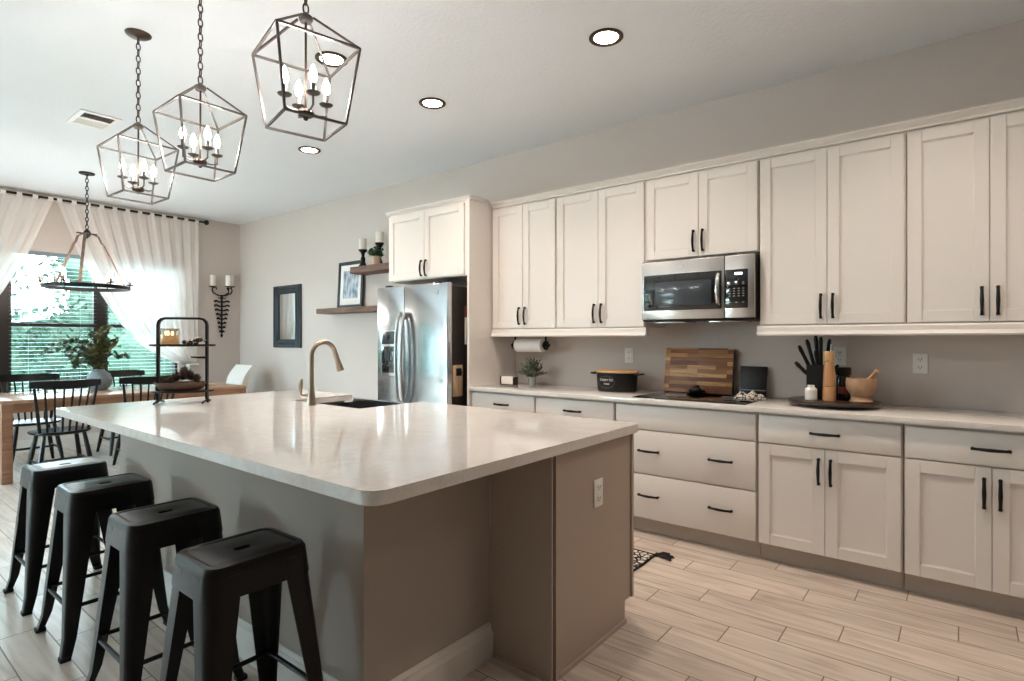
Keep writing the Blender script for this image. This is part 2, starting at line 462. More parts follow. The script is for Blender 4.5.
def arc(c, r, a0, a1, n, pl='xz', y=0):
    P = []
    for i in range(n + 1):
        a = a0 + (a1 - a0) * i / n
        if pl == 'xz': P.append((c[0] + r * math.cos(a), y, c[1] + r * math.sin(a)))
        elif pl == 'yz': P.append((y, c[0] + r * math.cos(a), c[1] + r * math.sin(a)))
        else: P.append((c[0] + r * math.cos(a), c[1] + r * math.sin(a), y))
    return P
def text_mesh(name, body, size, m, parent, loc, rot, depth=0.0006):
    cu = bpy.data.curves.new(name, 'FONT'); cu.body = body; cu.size = size; cu.extrude = depth; cu.align_x = 'CENTER'; cu.align_y = 'CENTER'
    t = bpy.data.objects.new('t', cu); COL.objects.link(t)
    dg = bpy.context.evaluated_depsgraph_get()
    me = bpy.data.meshes.new_from_object(t.evaluated_get(dg))
    COL.objects.unlink(t); bpy.data.objects.remove(t)
    me.materials.clear(); me.materials.append(m)
    o = bpy.data.objects.new(name, me); COL.objects.link(o); o.parent = parent; o.location = loc; o.rotation_euler = rot
    return o

# ================================================================== ROOM SHELL
XR, YF = 4.6, -8.4
struct('floor', MB().box(WX - .15, YF - .15, -.12, XR + .15, .15, 0), M['floor'])
struct('ceiling', MB().box(WX - .15, YF - .15, CEIL, XR + .15, .15, CEIL + .15), M['ceil'])
struct('wall_back', MB().box(WX - .15, 0, 0, XR + .15, .15, CEIL), M['wall'])
struct('wall_right', MB().box(XR, YF, 0, XR + .15, 0, CEIL), M['wall'])
wf = MB(); xs = WX - .15
for x0, x1, z0, z1 in FILL_DOOR:
    wf.box(xs, YF - .15, 0, x0, YF, CEIL)
    if z0 > .1: wf.box(x0, YF - .15, 0, x1, YF, z0)
    wf.box(x0, YF - .15, z1, x1, YF, CEIL); xs = x1
wf.box(xs, YF - .15, 0, XR + .15, YF, CEIL)
struct('wall_front', wf, M['wall'])
for i, (x0, x1, z0, z1) in enumerate(FILL_DOOR):  # the added daylight door, out of view
    f = MB(); a, b = YF - .11, YF - .04; w_ = .06
    f.box(x0, a, z0, x0 + w_, b, z1); f.box(x1 - w_, a, z0, x1, b, z1); f.box(x0 + w_, a, z0, x1 - w_, b, z0 + w_); f.box(x0 + w_, a, z1 - w_, x1 - w_, b, z1)
    w = f.build('door_%d' % (i + 1), M['winf'], smooth=False); w['kind'] = 'structure'
    MB().box(x0 + w_, YF - .08, z0 + w_, x1 - w_, YF - .075, z1 - w_).build('pane', M['pane'], w, smooth=False)
    if i < 2: MB().box(x1 - .045, b, .95, x1 - .015, b + .03, 1.15, .004).build('door_handle', M['black'], w)
wl = MB()
wl.box(WX - .15, -7.60, 0, WX, 0, WZ0); wl.box(WX - .15, YF, 0, WX, -7.60, WZ0); wl.box(WX - .15, YF, WZ1, WX, 0, CEIL)
wl.box(WX - .15, -0.86, WZ0, WX, 0, WZ1)
wl.box(WX - .15, -4.70, WZ0, WX, -3.66, WZ1)
wl.box(WX - .15, YF, WZ0, WX, -7.60, WZ1)
struct('wall_left', wl, M['wall'])
bbp = [(0, 0), (0.016, 0), (0.016, 0.10), (0.011, 0.118), (0.011, 0.128), (0.004, 0.14), (0, 0.14)]
def baseb(name, x0, y0, x1, y1, nx, ny, m=None, parent=None):
    mb = MB()
    mb.loops([[(x + nx * a, y + ny * a, b) for a, b in bbp] for x, y in ((x0, y0), (x1, y1))])
    return mb.build(name, m or M['trimw'], parent, ang=25)
for nm, a in (('baseboard_back', (WX + .016, 0, -4.45, 0, 0, -1)), ('baseboard_left', (WX, YF, WX, 0, 1, 0)), ('baseboard_right', (XR, YF, XR, 0, -1, 0)), ('baseboard_front', (-6.20, YF, XR - .016, YF, 0, 1))):
    baseb(nm, *a)['kind'] = 'structure'
for i, (y0, y1) in enumerate(((-3.74, -0.80), (-7.64, -4.62))):
    o = struct('trim_%d' % (i + 1), MB().box(WX - .10, y0, WZ0 - .03, WX + .05, y1, WZ0, .004), M['trimw'])
# windows: dark bronze frames with a meeting rail
ZM = 1.49
for i, (y0, y1) in enumerate(WIN):
    f = MB(); Z0 = SILL[i]
    a, b = WX - .11, WX - .03
    e0 = y0 - (.04 if i in (1, 2, 4, 5, 3) else 0); e1 = y1 + (.04 if i in (0, 1, 3, 4) else 0)
    if i == 3: e0 = y0 - .05; e1 = y1
    if i == 5: e0 = y0; e1 = y1 + .05
    if i == 2: e1 = y1
    if i == 0: e0 = y0
    if i == 4: e0 = y0 - .05; e1 = y1 + .05
    f.box(a, e0, Z0, b, y0 + .035, WZ1); f.box(a, y1 - .035, Z0, b, e1, WZ1)
    f.box(a, y0 + .035, Z0, b, y1 - .035, Z0 + .05); f.box(a, y0 + .035, WZ1 - .04, b, y1 - .035, WZ1)
    f.box(a, y0 + .035, ZM - .025, b, y1 - .035, ZM + .025)
    w = f.build('window_%d' % (i + 1), M['winf'], smooth=False); w['kind'] = 'structure'
    g = MB().box(WX - .075, y0 + .03, Z0 + .04, WX - .071, y1 - .03, WZ1 - .03).build('pane', M['pane'], w, smooth=False)
where = ['left-hand window behind the chandelier', 'middle window behind the vase of eucalyptus', 'window mostly veiled by the long sheer curtain',
         'first window past the curtains, seen in the fridge door', 'second window past the curtains', 'window nearest the front wall']
bl0 = None
for i, (y0, y1) in enumerate(WIN):
    t = thing('window_blind', (WX - .02, (y0 + y1) / 2, WZ1), 'white horizontal slat blind in the ' + where[i], 'blind', 'horizontal blinds in the dining windows')
    hw = (y1 - y0) / 2 - .012
    MB().box(-.025, -hw, -.05, .025, hw, -.002, .003).build('headrail', M['blind'], t)
    sl = MB(); z = -.075
    while z > WZ0 - WZ1 + .05:
        sl.loops([[(-.024, y, z - .001), (0, y, z + .001), (.024, y, z - .001), (.024, y, z + .001), (0, y, z + .003), (-.024, y, z + .001)] for y in (-hw, hw)])
        z -= .046
    sl.build('slats', M['blind'], t, smooth=False)
    MB().box(-.025, -hw, z - .005, .025, hw, z + .018, .003).build('bottom_rail', M['blind'], t)
    co = MB()
    for yy in (-hw * .6, hw * .6): co.tube([(.026, yy, -.05), (.026, yy, z)], .0012, 4)
    co.build('cord', M['blind'], t)
    if i == 0 or i == 1: MB().tube([(.04, -hw + .10, -.05), (.04, -hw + .10, -.75)], .004, 6).build('wand', M['blind'], t)

# ================================================================== CABINETS
def pull(mb, c, L=.143, vert=True, out=.028):
    """bowed bar pull on a front face at y=c[1] looking toward -y"""
    x, y, z = c; P = []; R = []
    for i in range(13):
        u = -1 + 2 * i / 12
        o = out * (0.55 + 0.45 * (1 - u * u))
        if i in (0, 12): o = out * .45
        q = u * L / 2
        P.append((x, y - o, z + q) if vert else (x + q, y - o, z)); R.append(.0062 + .0025 * max(0, abs(u) - .78) / .22 + .0028 * (1 - abs(u)))
    mb.tube(P, R, 8)
    for u in (-1, 1):
        q = u * L / 2 * .94
        a = (x, y, z + q) if vert else (x + q, y, z)
        b = (x, y - out * .55, z + q) if vert else (x + q, y - out * .55, z)
        mb.tube([a, b], [.0075, .0055], 8)
        mb.ball(b, .0085, sub=1)
    return mb
def door(parent, x0, z0, w, h, y, hx=None, hz=None, name='door', fr=.062):
    d = MB(); t = .02
    d.box(x0, y - t, z0, x0 + fr, y, z0 + h, .002); d.box(x0 + w - fr, y - t, z0, x0 + w, y, z0 + h, .002)
    d.box(x0 + fr, y - t, z0, x0 + w - fr, y, z0 + fr, .002); d.box(x0 + fr, y - t, z0 + h - fr, x0 + w - fr, y, z0 + h, .002)
    d.box(x0 + fr, y - .010, z0 + fr, x0 + w - fr, y - .001, z0 + h - fr)
    for s0, s1, a, b in ((x0 + fr, x0 + fr + .006, z0 + fr, z0 + h - fr), (x0 + w - fr - .006, x0 + w - fr, z0 + fr, z0 + h - fr)):
        d.box(s0, y - .014, a, s1, y - .009, b)
    d.box(x0 + fr, y - .014, z0 + fr, x0 + w - fr, y - .009, z0 + fr + .006); d.box(x0 + fr, y - .014, z0 + h - fr - .006, x0 + w - fr, y - .009, z0 + h - fr)
    o = d.build(name, M['cab'], parent, smooth=False)
    if hx is not None: pull(MB(), (hx, y - t, hz)).build('handle', M['handle'], o)
    return o
def drawer(parent, x0, z0, w, h, y, hxs=()):
    o = MB().box(x0, y - .02, z0, x0 + w, y, z0 + h, .003).build('drawer', M['cab'], parent)
    for hx in hxs: pull(MB(), (hx, y - .02, z0 + h / 2 + (.01 if h > .2 else 0)), vert=False).build('handle', M['handle'], o)
    return o

# --- upper cabinets
UP = [(-3.228, -2.552, 1.40, 'white upper cabinet beside the fridge panel, above the paper towel roll'),
      (-2.548, -1.780, 1.40, 'white upper cabinet between the end cabinet and the microwave'),
      (-1.776, -1.003, 1.872, 'short white upper cabinet directly above the microwave'),
      (-0.999, -0.235, 1.40, 'white upper cabinet just right of the microwave'),
      (-0.231, 0.470, 1.40, 'white upper cabinet at the right edge of the wall run')]
for x0, x1, z0, lb in UP:
    t = thing('upper_cabinet', (x0, 0, z0), lb, 'cabinet', 'upper kitchen cabinets')
    w = x1 - x0; h = 2.462 - z0
    MB().box(0, -.33, 0, w, -.002, h, .001).build('body', M['cab'], t, smooth=False)
    g = .007; dw = (w - 2 * g - .003) / 2
    door(t, g, .006, dw, h - .02, -.33, g + dw - .030, .006 + .105)
    door(t, g + dw + .003, .006, dw, h - .02, -.33, g + dw + .003 + .030, .006 + .105)
# crown moulding above, light rail below
def mould(name, prof, x0, x1, retl=None, retr=None):
    pass
crown = [(-.33, 2.462), (-.352, 2.462), (-.352, 2.474), (-.36, 2.480), (-.372, 2.492), (-.382, 2.498), (-.382, 2.508), (-.33, 2.508)]
struct('trim_3', MB().loops([[(x, y, z) for y, z in crown] for x in (-3.222, 0.470)]), M['cab'])
for nm, xa, xb in (('trim_4', -3.228, -1.768), ('trim_5', -1.010, 0.470)):
    rail = [(-.31, 1.336), (-.362, 1.336), (-.366, 1.345), (-.360, 1.356), (-.356, 1.365), (-.356, 1.390), (-.350, 1.3985), (-.31, 1.3985)]
    struct(nm, MB().loops([[(x, y, z) for y, z in rail] for x in (xa, xb)]), M['cab'])

# --- fridge surround
t = thing('fridge_cabinet', (-4.30, 0, 1.858), 'white two-door cabinet bridging over the stainless fridge', 'cabinet')
w = 1.03; h = .642
MB().box(0, -.61, 0, w, -.002, h, .001).build('body', M['cab'], t, smooth=False)
dw = (w - .05 - .003) / 2
door(t, .014, .008, dw, h - .03, -.61, .014 + dw - .028, .10)
door(t, .014 + dw + .003, .008, dw, h - .03, -.61, .014 + dw + .031, .10)
cr2 = [(0, .642), (-.012, .642), (-.012, .648), (-.022, .656), (-.030, .662), (-.030, .672), (0, .672)]
MB().loops([[(x, -.61 + y, z) for y, z in cr2] for x in (-.03, w + .04)]).box(w + .002, -.61, .642, w + .04, -.39, .672).box(-.03, -.61, .642, -.002, -.004, .672).box(-.002, -.61, .642, w + .002, -.004, .670).build('crown', M['cab'], t, smooth=False)
t = tag(MB().box(-3.262, -.635, 0, -3.236, -.002, 2.500, .002).build('end_panel', M['cab'], smooth=False), 'tall white side panel between the fridge and the counter', 'panel')

# --- base cabinets
BASE = [(-3.232, -2.572, 'white base cabinet beside the tall fridge panel'),
        (-2.568, -1.884, 'white base cabinet below the black lidded roaster'),
        (-1.880, -0.944, 'wide white three-drawer base cabinet below the cooktop'),
        (-0.940, -0.231, 'white base cabinet with two doors below the turntable'),
        (-0.227, 0.466, 'white base cabinet with two doors at the right edge of the run')]
for i, (x0, x1, lb) in enumerate(BASE):
    t = thing('base_cabinet', (x0, 0, 0), lb, 'cabinet', 'base kitchen cabinets')
    w = x1 - x0; g = .007; y = -.59
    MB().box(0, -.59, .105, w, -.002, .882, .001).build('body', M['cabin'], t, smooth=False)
    MB().box(0, -.535, 0, w, -.45, .105).build('toe_kick', M['toe'], t, smooth=False)
    if i == 2:
        drawer(t, g, .708, w - 2 * g, .158, y)
        drawer(t, g, .412, w - 2 * g, .288, y, (w * .30 - .03, w * .775))
        drawer(t, g, .112, w - 2 * g, .292, y, (w * .30 - .03, w * .775))
    else:
        drawer(t, g, .708, w - 2 * g, .158, y, (w / 2,) if i != 4 else (w * .5 - .005,))
        dw = (w - 2 * g - .003) / 2
        door(t, g, .112, dw, .588, y, g + dw - .028, .578)
        door(t, g + dw + .003, .112, dw, .588, y, g + dw + .031, .578)

# --- worktop on the wall run
tag(MB().box(-3.252 + .018, -.637, .8825, .482, -.001, .914, .003).build('countertop', M['quartz']), 'long pale quartz countertop along the back wall', 'countertop')

# ================================================================== ISLAND
t = thing('kitchen_island', (-1.53, -2.33, 0), 'large taupe kitchen island with tall kick boards under the pale quartz slab', 'island')
def L(mb): return mb
OX, OY = 1.53, 2.33
def ibox(mb, x0, y0, z0, x1, y1, z1, b=0.0): return mb.box(x0 + OX, y0 + OY, z0, x1 + OX, y1 + OY, z1, b)
ibox(MB(), -3.80, -2.985, 0, -1.53, -2.345, .874).build('knee_wall', M['knee'], t, smooth=False)
body = ibox(MB(), -3.78, -2.345, .09, -3.47, -1.70, .874, .001); ibox(body, -2.67, -2.345, .09, -1.235, -1.70, .874, .001); ibox(body, -3.47, -2.345, .09, -2.67, -2.30, .874); ibox(body, -3.47, -2.30, .09, -2.67, -1.70, .60)
body.build('cabinet_body', M['island'], t, smooth=False)
ep = MB()
poly = [(-2.33, 0), (-1.755, 0), (-1.755, .10), (-1.68, .10), (-1.68, .874), (-2.33, .874)]
v0 = [(-1.235 + OX, y + OY, z) for y, z in poly]; v1 = [(-1.218 + OX, y + OY, z) for y, z in poly]
ep.loops([v0, v1])
ibox(ep, -1.218, -2.336, 0, -1.210, -2.315, .874); ibox(ep, -1.218, -1.70, .10, -1.210, -1.68, .874)
ibox(ep, -1.218, -2.315, 0, -1.208, -1.755, .018)
ep.build('end_panel', M['island'], t, smooth=False)
fp = MB(); ibox(fp, -1.53, -2.352, 0, -1.218, -2.345, .874); ibox(fp, -1.53, -2.358, 0, -1.512, -2.352, .874); ibox(fp, -1.236, -2.358, 0, -1.214, -2.352, .874); ibox(fp, -1.512, -2.358, 0, -1.236, -2.352, .018)
ibox(fp, -1.53, -2.345, 0, -1.235, -2.33, .09)
fp.build('return_panel', M['island'], t, smooth=False)
ibox(MB(), -3.78, -2.33, 0, -1.24, -1.775, .09).build('toe_kick', M['toe'], t, smooth=False)
ibb = [(a * 1.2, b * 1.02) for a, b in bbp]
bb = MB()
bb.loops([[(x + OX, y + OY, b) for (x, y), b in zip([(-1.53 + a, -2.352) for a, _ in ibb], [b for _, b in ibb])], [(-1.53 + a + OX, -2.985 - a + OY, b) for a, b in ibb], [(-3.80 - a + OX, -2.985 - a + OY, b) for a, b in ibb], [(-3.80 - a + OX, -2.345 + OY, b) for a, b in ibb]])
bb.build('baseboard', M['trimw'], t, smooth=False)
# sink side: doors of the island facing the wall run
for k, (xa, xb) in enumerate(((-2.665, -2.20), (-2.195, -1.73), (-1.725, -1.245))):
    d = MB()
    fr = .06; xa2, xb2, z0, z1 = xa + OX, xb + OX, .10, .86; yb = -1.70 + OY
    d.box(xa2, yb, z0, xa2 + fr, yb + .02, z1); d.box(xb2 - fr, yb, z0, xb2, yb + .02, z1); d.box(xa2 + fr, yb, z0, xb2 - fr, yb + .02, z0 + fr); d.box(xa2 + fr, yb, z1 - fr, xb2 - fr, yb + .02, z1); d.box(xa2 + fr, yb, z0 + fr, xb2 - fr, yb + .009, z1 - fr)
    d.build('door', M['island'], t, smooth=False)

# slab with the apron sink cut-out
def fil(cx, cy, r, a0, a1, n=6): return [(cx + r * math.cos(math.radians(a0 + (a1 - a0) * i / n)), cy + r * math.sin(math.radians(a0 + (a1 - a0) * i / n))) for i in range(n + 1)]
X0, X1, Y0, Y1 = -4.13, -1.19, -3.215, -1.655
pl = fil(X0 + .03, Y0 + .03, .03, 180, 270) + fil(X1 - .05, Y0 + .05, .05, 270, 360) + fil(X1 - .03, Y1 - .03, .03, 0, 90) + [(-2.70, Y1), (-2.70, -2.14), (-3.44, -2.14), (-3.44, Y1)] + fil(X0 + .03, Y1 - .03, .03, 90, 180)
tag(MB().prism(pl, .8745, .914, .004).build('island_countertop', M['quartz'], ang=30), 'big glossy pale quartz slab on the island', 'countertop')
t = thing('farmhouse_sink', (-3.07, -1.90, .63), 'stainless apron-front sink set into the far side of the island', 'sink')
sk = MB(); a, b = .366, .235
sk.box(-a, -b, 0, a, b + .03, .012); sk.box(-a, -b, 0, -a + .012, b + .03, .235); sk.box(a - .012, -b, 0, a, b + .03, .235); sk.box(-a, -b, 0, a, -b + .012, .235); sk.box(-a, b + .01, 0, a, b + .035, .262, .004)
sk.build('basin', M['steel'], t, smooth=False)
MB().lathe([(.045, .0125), (.045, .016), (.03, .018), (.0, .017)], 20).build('drain', M['steelb'], t)
# tap
t = thing('kitchen_tap', (-3.085, -2.205, .914), 'brushed nickel gooseneck pull-down tap behind the island sink', 'tap')
MB().lathe([(.030, 0), (.030, .004), (.027, .02), (.021, .07), (.0165, .14), (.0145, .20)], 24).build('base', M['nickel'], t)
nk = [(0, 0, .20), (0, 0, .26), (0, .0, .29)] + [(0, .084 - .084 * math.cos(a), .298 + .084 * math.sin(a)) for a in [PI * i / 14 for i in range(1, 14)]]
MB().tube(nk, .0145, 14).build('spout', M['nickel'], t)
e = nk[-1]; dv = (Vector(nk[-1]) - Vector(nk[-2])).normalized()
sp = [Vector(e) + dv * s for s in (0, .012, .06, .105, .122)]
MB().tube(sp, [.0150, .0165, .018, .0235, .0235], 16).build('spray_head', M['nickel'], t)
MB().tube([(-.012, -.010, .062), (-.040, -.032, .060), (-.048, -.038, .066)], [.011, .009, .008], 12).tube([(-.048, -.038, .062), (-.050, -.040, .085), (-.052, -.042, .105), (-.050, -.040, .135), (-.046, -.037, .158)], [.006, .008, .013, .013, .005], 12).build('lever', M['nickel'], t)
# ================================================================== OUTLETS
def outlet(loc, rotz, label, sw=False):
    t = thing('wall_outlet', loc, label, 'outlet', 'white wall outlets', rotz)
    MB().box(-.036, -.006, -.059, .036, 0, .059, .003).build('cover_plate', M['white'], t)
    for z in (-.024, .024):
        q = MB(); q.box(-.017, -.0085, z - .014, .017, -.005, z + .014, .003)
        rr = q.build('receptacle', M['white'], t)
        MB().box(-.008, -.0092, z - .002, -.005, -.0084, z + .008).box(.005, -.0092, z - .002, .008, -.0084, z + .007).tube([(0, -.0092, z - .008), (0, -.0084, z - .008)], .0025, 8).build('slot', M['dark'], rr)
    return t
outlet((-2.08, 0, 1.185), 0, 'white double outlet on the wall above the black roaster')
outlet((-.602, 0, 1.205), 0, 'white outlet half hidden behind the turntable of knives')
outlet((-.185, 0, 1.17), 0, 'white double outlet on the bare wall right of the mortar')
outlet((-1.2178, -2.005, .655), PI / 2, 'white outlet on the end panel of the island')

# ================================================================== STOOLS
def make_stool(label):
    t = thing('bar_stool', (0, 0, 0), label, 'stool', 'black metal stools along the island')
    H = .664; hx = .122; hy = .150
    st = MB()
    N = 8
    lp = [rrect(hx + .016, hy + .016, .045, H - .095, N), rrect(hx + .010, hy + .010, .045, H - .03, N), rrect(hx + .008, hy + .008, .045, H - .012, N), rrect(hx + .002, hy + .002, .042, H - .002, N), rrect(hx - .012, hy - .012, .034, H, N),
          rrect(hx - .018, hy - .018, .03, H - .0035, N), rrect(hx - .024, hy - .024, .026, H - .0035, N), rrect(hx - .030, hy - .030, .024, H - .001, N), rrect(.030, .030, .02, H - .004, N), rrect(.014, .026, .012, H - .005, N), rrect(.013, .025, .012, H - .02, N)]
    st.loops(lp, cap0=False, cap1=False)
    # inner face of the skirt
    st.loops([rrect(hx + .016, hy + .016, .045, H - .095, N), rrect(hx + .013, hy + .013, .044, H - .095, N), rrect(hx + .006, hy + .006, .042, H - .03, N), rrect(hx - .004, hy - .004, .036, H - .008, N), rrect(.016, .028, .012, H - .010, N), rrect(.013, .025, .012, H - .02, N)], cap0=False, cap1=False)
    st.build('seat', M['stool'], t, ang=30)
    for sx in (-1, 1):
        for sy in (-1, 1):
            lp = []
            for k in range(9):
                u = k / 8; z = (H - .03) * (1 - u)
                s = u ** 1.05; kick = .012 * max(0, (u - .85) / .15) ** 2
                cx = hx + .0108 + .062 * s + kick; cy = hy + .0108 + .038 * s + kick
                wd = .098 * (1 - u) + .034 * u; th = .005; r = .044 * (1 - u) ** 1.5 + .012
                # L section: outer corner rounded
                k_ = .293
                q = [(cx, cy - wd), (cx, cy - r), (cx - r * .076, cy - r * .617), (cx - r * k_, cy - r * k_), (cx - r * .617, cy - r * .076), (cx - r, cy), (cx - wd, cy)]
                q += [(cx - wd, cy - th), (cx - r, cy - th), (cx - r * .617 - th * .38, cy - r * .076 - th * .92), (cx - r * k_ - th * .707, cy - r * k_ - th * .707), (cx - r * .076 - th * .92, cy - r * .617 - th * .38), (cx - th, cy - r), (cx - th, cy - wd)]
                lp.append([(sx * a, sy * b, z) for a, b in q])
            lg = MB().loops(lp).build('leg', M['stool'], t, ang=40)
            cx = hx + .0108 + .062 + .012; cy = hy + .0108 + .038 + .012
            MB().box(min(sx * (cx - .036), sx * (cx + .002)), min(sy * (cy - .036), sy * (cy + .002)), 0.0, max(sx * (cx - .036), sx * (cx + .002)), max(sy * (cy - .036), sy * (cy + .002)), .018, .003).build('rubber_foot', M['dark'], lg)
    zr = .20; u = 1 - zr / (H - .03); ax = hx + .062 * u - .002; ay = hy + .038 * u - .002
    for a, b in (((-ax, -ay), (ax, -ay)), ((-ax, ay), (ax, ay)), ((-ax, -ay), (-ax, ay)), ((ax, -ay), (ax, ay))):
        MB().tube([(a[0], a[1], zr), (b[0], b[1], zr)], .0085, 8).build('rung', M['stool'], t)
    MB().box(-hx - .01, -.012, H - .075, hx + .01, .012, H - .070).box(-.012, -hy - .01, H - .069, .012, hy + .01, H - .064).build('brace', M['stool'], t)
    return t
s0 = make_stool('black metal stool nearest the camera at the island corner')
s0.location = (-1.765, -3.27, 0)
again(s0, (-2.365, -3.27, 0), 'black metal stool second from the camera, beside the nearest one')
again(s0, (-3.05, -3.27, 0), 'black metal stool third from the camera along the island')
again(s0, (-3.68, -3.27, 0), 'farthest black metal stool, its seat catching blue window light')

# ================================================================== FRIDGE
t = thing('refrigerator', (-4.245, -.80, 0), 'stainless side-by-side refrigerator with curved bar handles', 'refrigerator')
w = .915
MB().box(.012, .062, .02, w - .012, .74, 1.765, .004).build('body', M['fside'], t)
dl = MB().box(0, 0, .10, .368, .06, 1.79, .008, 3).build('door', M['steel'], t)
dr = MB().box(.376, 0, .10, w, .06, 1.79, .008, 3).build('door', M['steel'], t)
MB().box(.02, .03, .01, w - .02, .10, .095, .004).build('kick_grille', M['bplast'], t)
for nm, x, dd in (('l', .338, dl), ('r', .408, dr)):
    P = []
    for i in range(17):
        u = -1 + 2 * i / 16
        P.append((x, -.022 - .045 * (1 - u * u) ** .6 if abs(u) < 1 else -.022, 1.14 + u * .40))
    q = MB().tube(P, [.016 if 0 < i < 16 else .018 for i in range(17)], 12)
    q.box(x - .017, -.034, 1.515, x + .017, 0.001, 1.555, .004); q.box(x - .017, -.034, .725, x + .017, .001, .765, .004)
    q.build('handle', M['steelb'], dd)
d = MB().box(.055, -.006, .98, .275, .002, 1.40, .006).build('dispenser', M['steelb'], dl)
MB().box(.075, -.009, 1.01, .255, -.004, 1.25, .003).build('recess', M['bglass'], d)
MB().box(.075, -.0085, 1.27, .255, -.004, 1.385, .003).build('control_panel', M['gscreen'], d)
MB().tube([(.165, -.012, 1.33), (.165, -.008, 1.33)], .022, 20).build('dial', M['bglass'], d)
MB().tube([(.79, -.004, 1.71), (.79, .0, 1.71)], .020, 24).build('badge', M['steelb'], dr)
MB().box(.10, .012, 1.79, .16, .055, 1.806, .003).box(.74, .012, 1.79, .80, .055, 1.806, .003).build('hinge_cover', M['bplast'], t)
t = thing('bottle_opener_plaque', (-3.3405, -.675, .83), 'pale wooden bottle opener plaque on the dark side of the fridge', 'bottle opener')
MB().box(0, -.055, 0, .016, .055, .265, .003).build('board', M['plaquew'], t)
MB().box(.016, -.03, .175, .03, .03, .24, .006).tube([(.02, 0, .185), (.05, 0, .195), (.05, 0, .215)], .007, 8).build('opener', M['iron'], t)
t = thing('magnetic_note_pad', (-3.3405, -.565, 1.27), 'strip of small notes and a clip on the fridge side near its top', 'notes')
MB().box(0, -.02, .24, .010, .03, .33, .002).build('clip', M['red'], t)
MB().box(0, -.015, 0, .006, .03, .235, .001).build('paper', M['paper'], t)

# ================================================================== MICROWAVE
t = thing('microwave', (-1.772, -.42, 1.438), 'stainless over-the-range microwave with black door glass and keypad', 'microwave')
w, h = .765, .415
MB().box(0, .022, 0, w, .417, h + .006, .003).build('case', M['bplast'], t)
dm = MB().box(0, 0, .012, .578, .022, h, .004).build('door', M['steelb'], t)
MB().box(.022, -.002, .075, .562, .001, .322, .006).build('glass', M['bglass'], dm)
MB().box(.10, -.0028, .105, .495, -.0018, .272, .002).build('viewing_screen', M['gscreen'], dm)
MB().tube([(.545, -.002, .10), (.545, -.028, .115), (.545, -.036, .15), (.545, -.040, .20), (.545, -.036, .25), (.545, -.028, .285), (.545, -.002, .30)], [.011, .013, .015, .016, .015, .013, .011], 12).build('handle', M['steelb'], dm)
MB().tube([(.29, -.003, .373), (.29, 0, .373)], .009, 16).tube([(.325, -.003, .373), (.325, 0, .373)], .006, 16).build('badge', M['white'], dm)
cp = MB().box(.581, 0, .012, w, .022, h, .004).build('control_side', M['steelb'], t)
MB().box(.585, -.002, .075, .725, .001, .322, .004).build('keypad', M['bglass'], cp)
for r, (z, n) in enumerate(((.238, 3), (.228, 3), (.200, 4), (.184, 4), (.168, 4), (.152, 4), (.112, 3))):
    for k in range(n): MB().box(.612 + k * (.085 / (n - 1)) - .006, -.0028, z - .0028, .612 + k * (.085 / (n - 1)) + .006, -.0018, z + .0028).build('key', M['grey'], cp)
MB().box(.645, -.003, .288, .690, -.0018, .302).build('clock_display', mat('lit_clock_display', '#cfe6f5', 0.4, emit='#dff2ff', es=1.5), cp)
MB().box(.08, .05, -.012, .30, .25, .0, .003).box(.46, .05, -.012, .68, .25, .0, .003).build('grease_filter', M['steelb'], t)

# ================================================================== COOKTOP AND WORKTOP ITEMS
CT = .914
t = thing('cooktop', (-1.39, -.325, CT), 'flat black glass electric cooktop set in the counter below the microwave', 'cooktop')
MB().box(-.375, -.255, 0, .375, .255, .006, .003).build('glass_top', M['bglass'], t)
rg = MB()
for x, y, r in ((-.22, -.11, .10), (-.22, .13, .075), (.2, -.11, .09), (.2, .13, .09)):
    rg.tube(arc((x, y), r, 0, 2 * PI, 40, 'xy', .0062)[:-1], .0008, 4, closed=True)
rg.build('burner_ring', M['grey'], t)
t = thing('spoon_rest', (-1.47, -.17, CT + .0065), 'small black dish resting on the back of the cooktop', 'dish')
MB().lathe([(.030, 0), (.045, .008), (.060, .03), (.058, .032), (.043, .012), (.0, .006)], 24).build('dish', M['bplast'], t)
MB().ball((.0, 0, .032), .034, sz=.75).tube([(0, 0, .05), (.02, -.005, .066)], [.012, .006], 8).build('lid', M['bplast'], t)
def lean(name, w, h, th, loc, ang, m, label, cat, bev=.003):
    t = thing(name, loc, label, cat); t.rotation_euler = (-ang, 0, 0)
    return t
t = thing('cutting_board', (-1.497, -.085, CT + .0075), 'large multi-tone butcher-block board leaning on the wall behind the cooktop', 'cutting board'); t.rotation_euler = (-.16, 0, 0)
MB().box(-.25, -.016, 0, .25, .016, .33, .004).build('board', M['block'], t)
MB().box(.2505, -.016, .004, .253, .016, .326).build('edge_band', M['darkw'], t)
t = thing('black_photo_stand', (-1.115, -.075, CT + .001), 'small black framed panel leaning on the wall right of the cutting board', 'frame'); t.rotation_euler = (-.2, 0, 0)
MB().box(-.088, -.007, 0, .088, .007, .215, .002).build('panel', M['bplast'], t)
MB().box(-.088, -.012, .046, .088, -.0072, .052).build('bead', M['grey'], t)
MB().box(-.09, -.035, 0, .09, -.0075, .008, .002).build('ledge', M['bplast'], t)
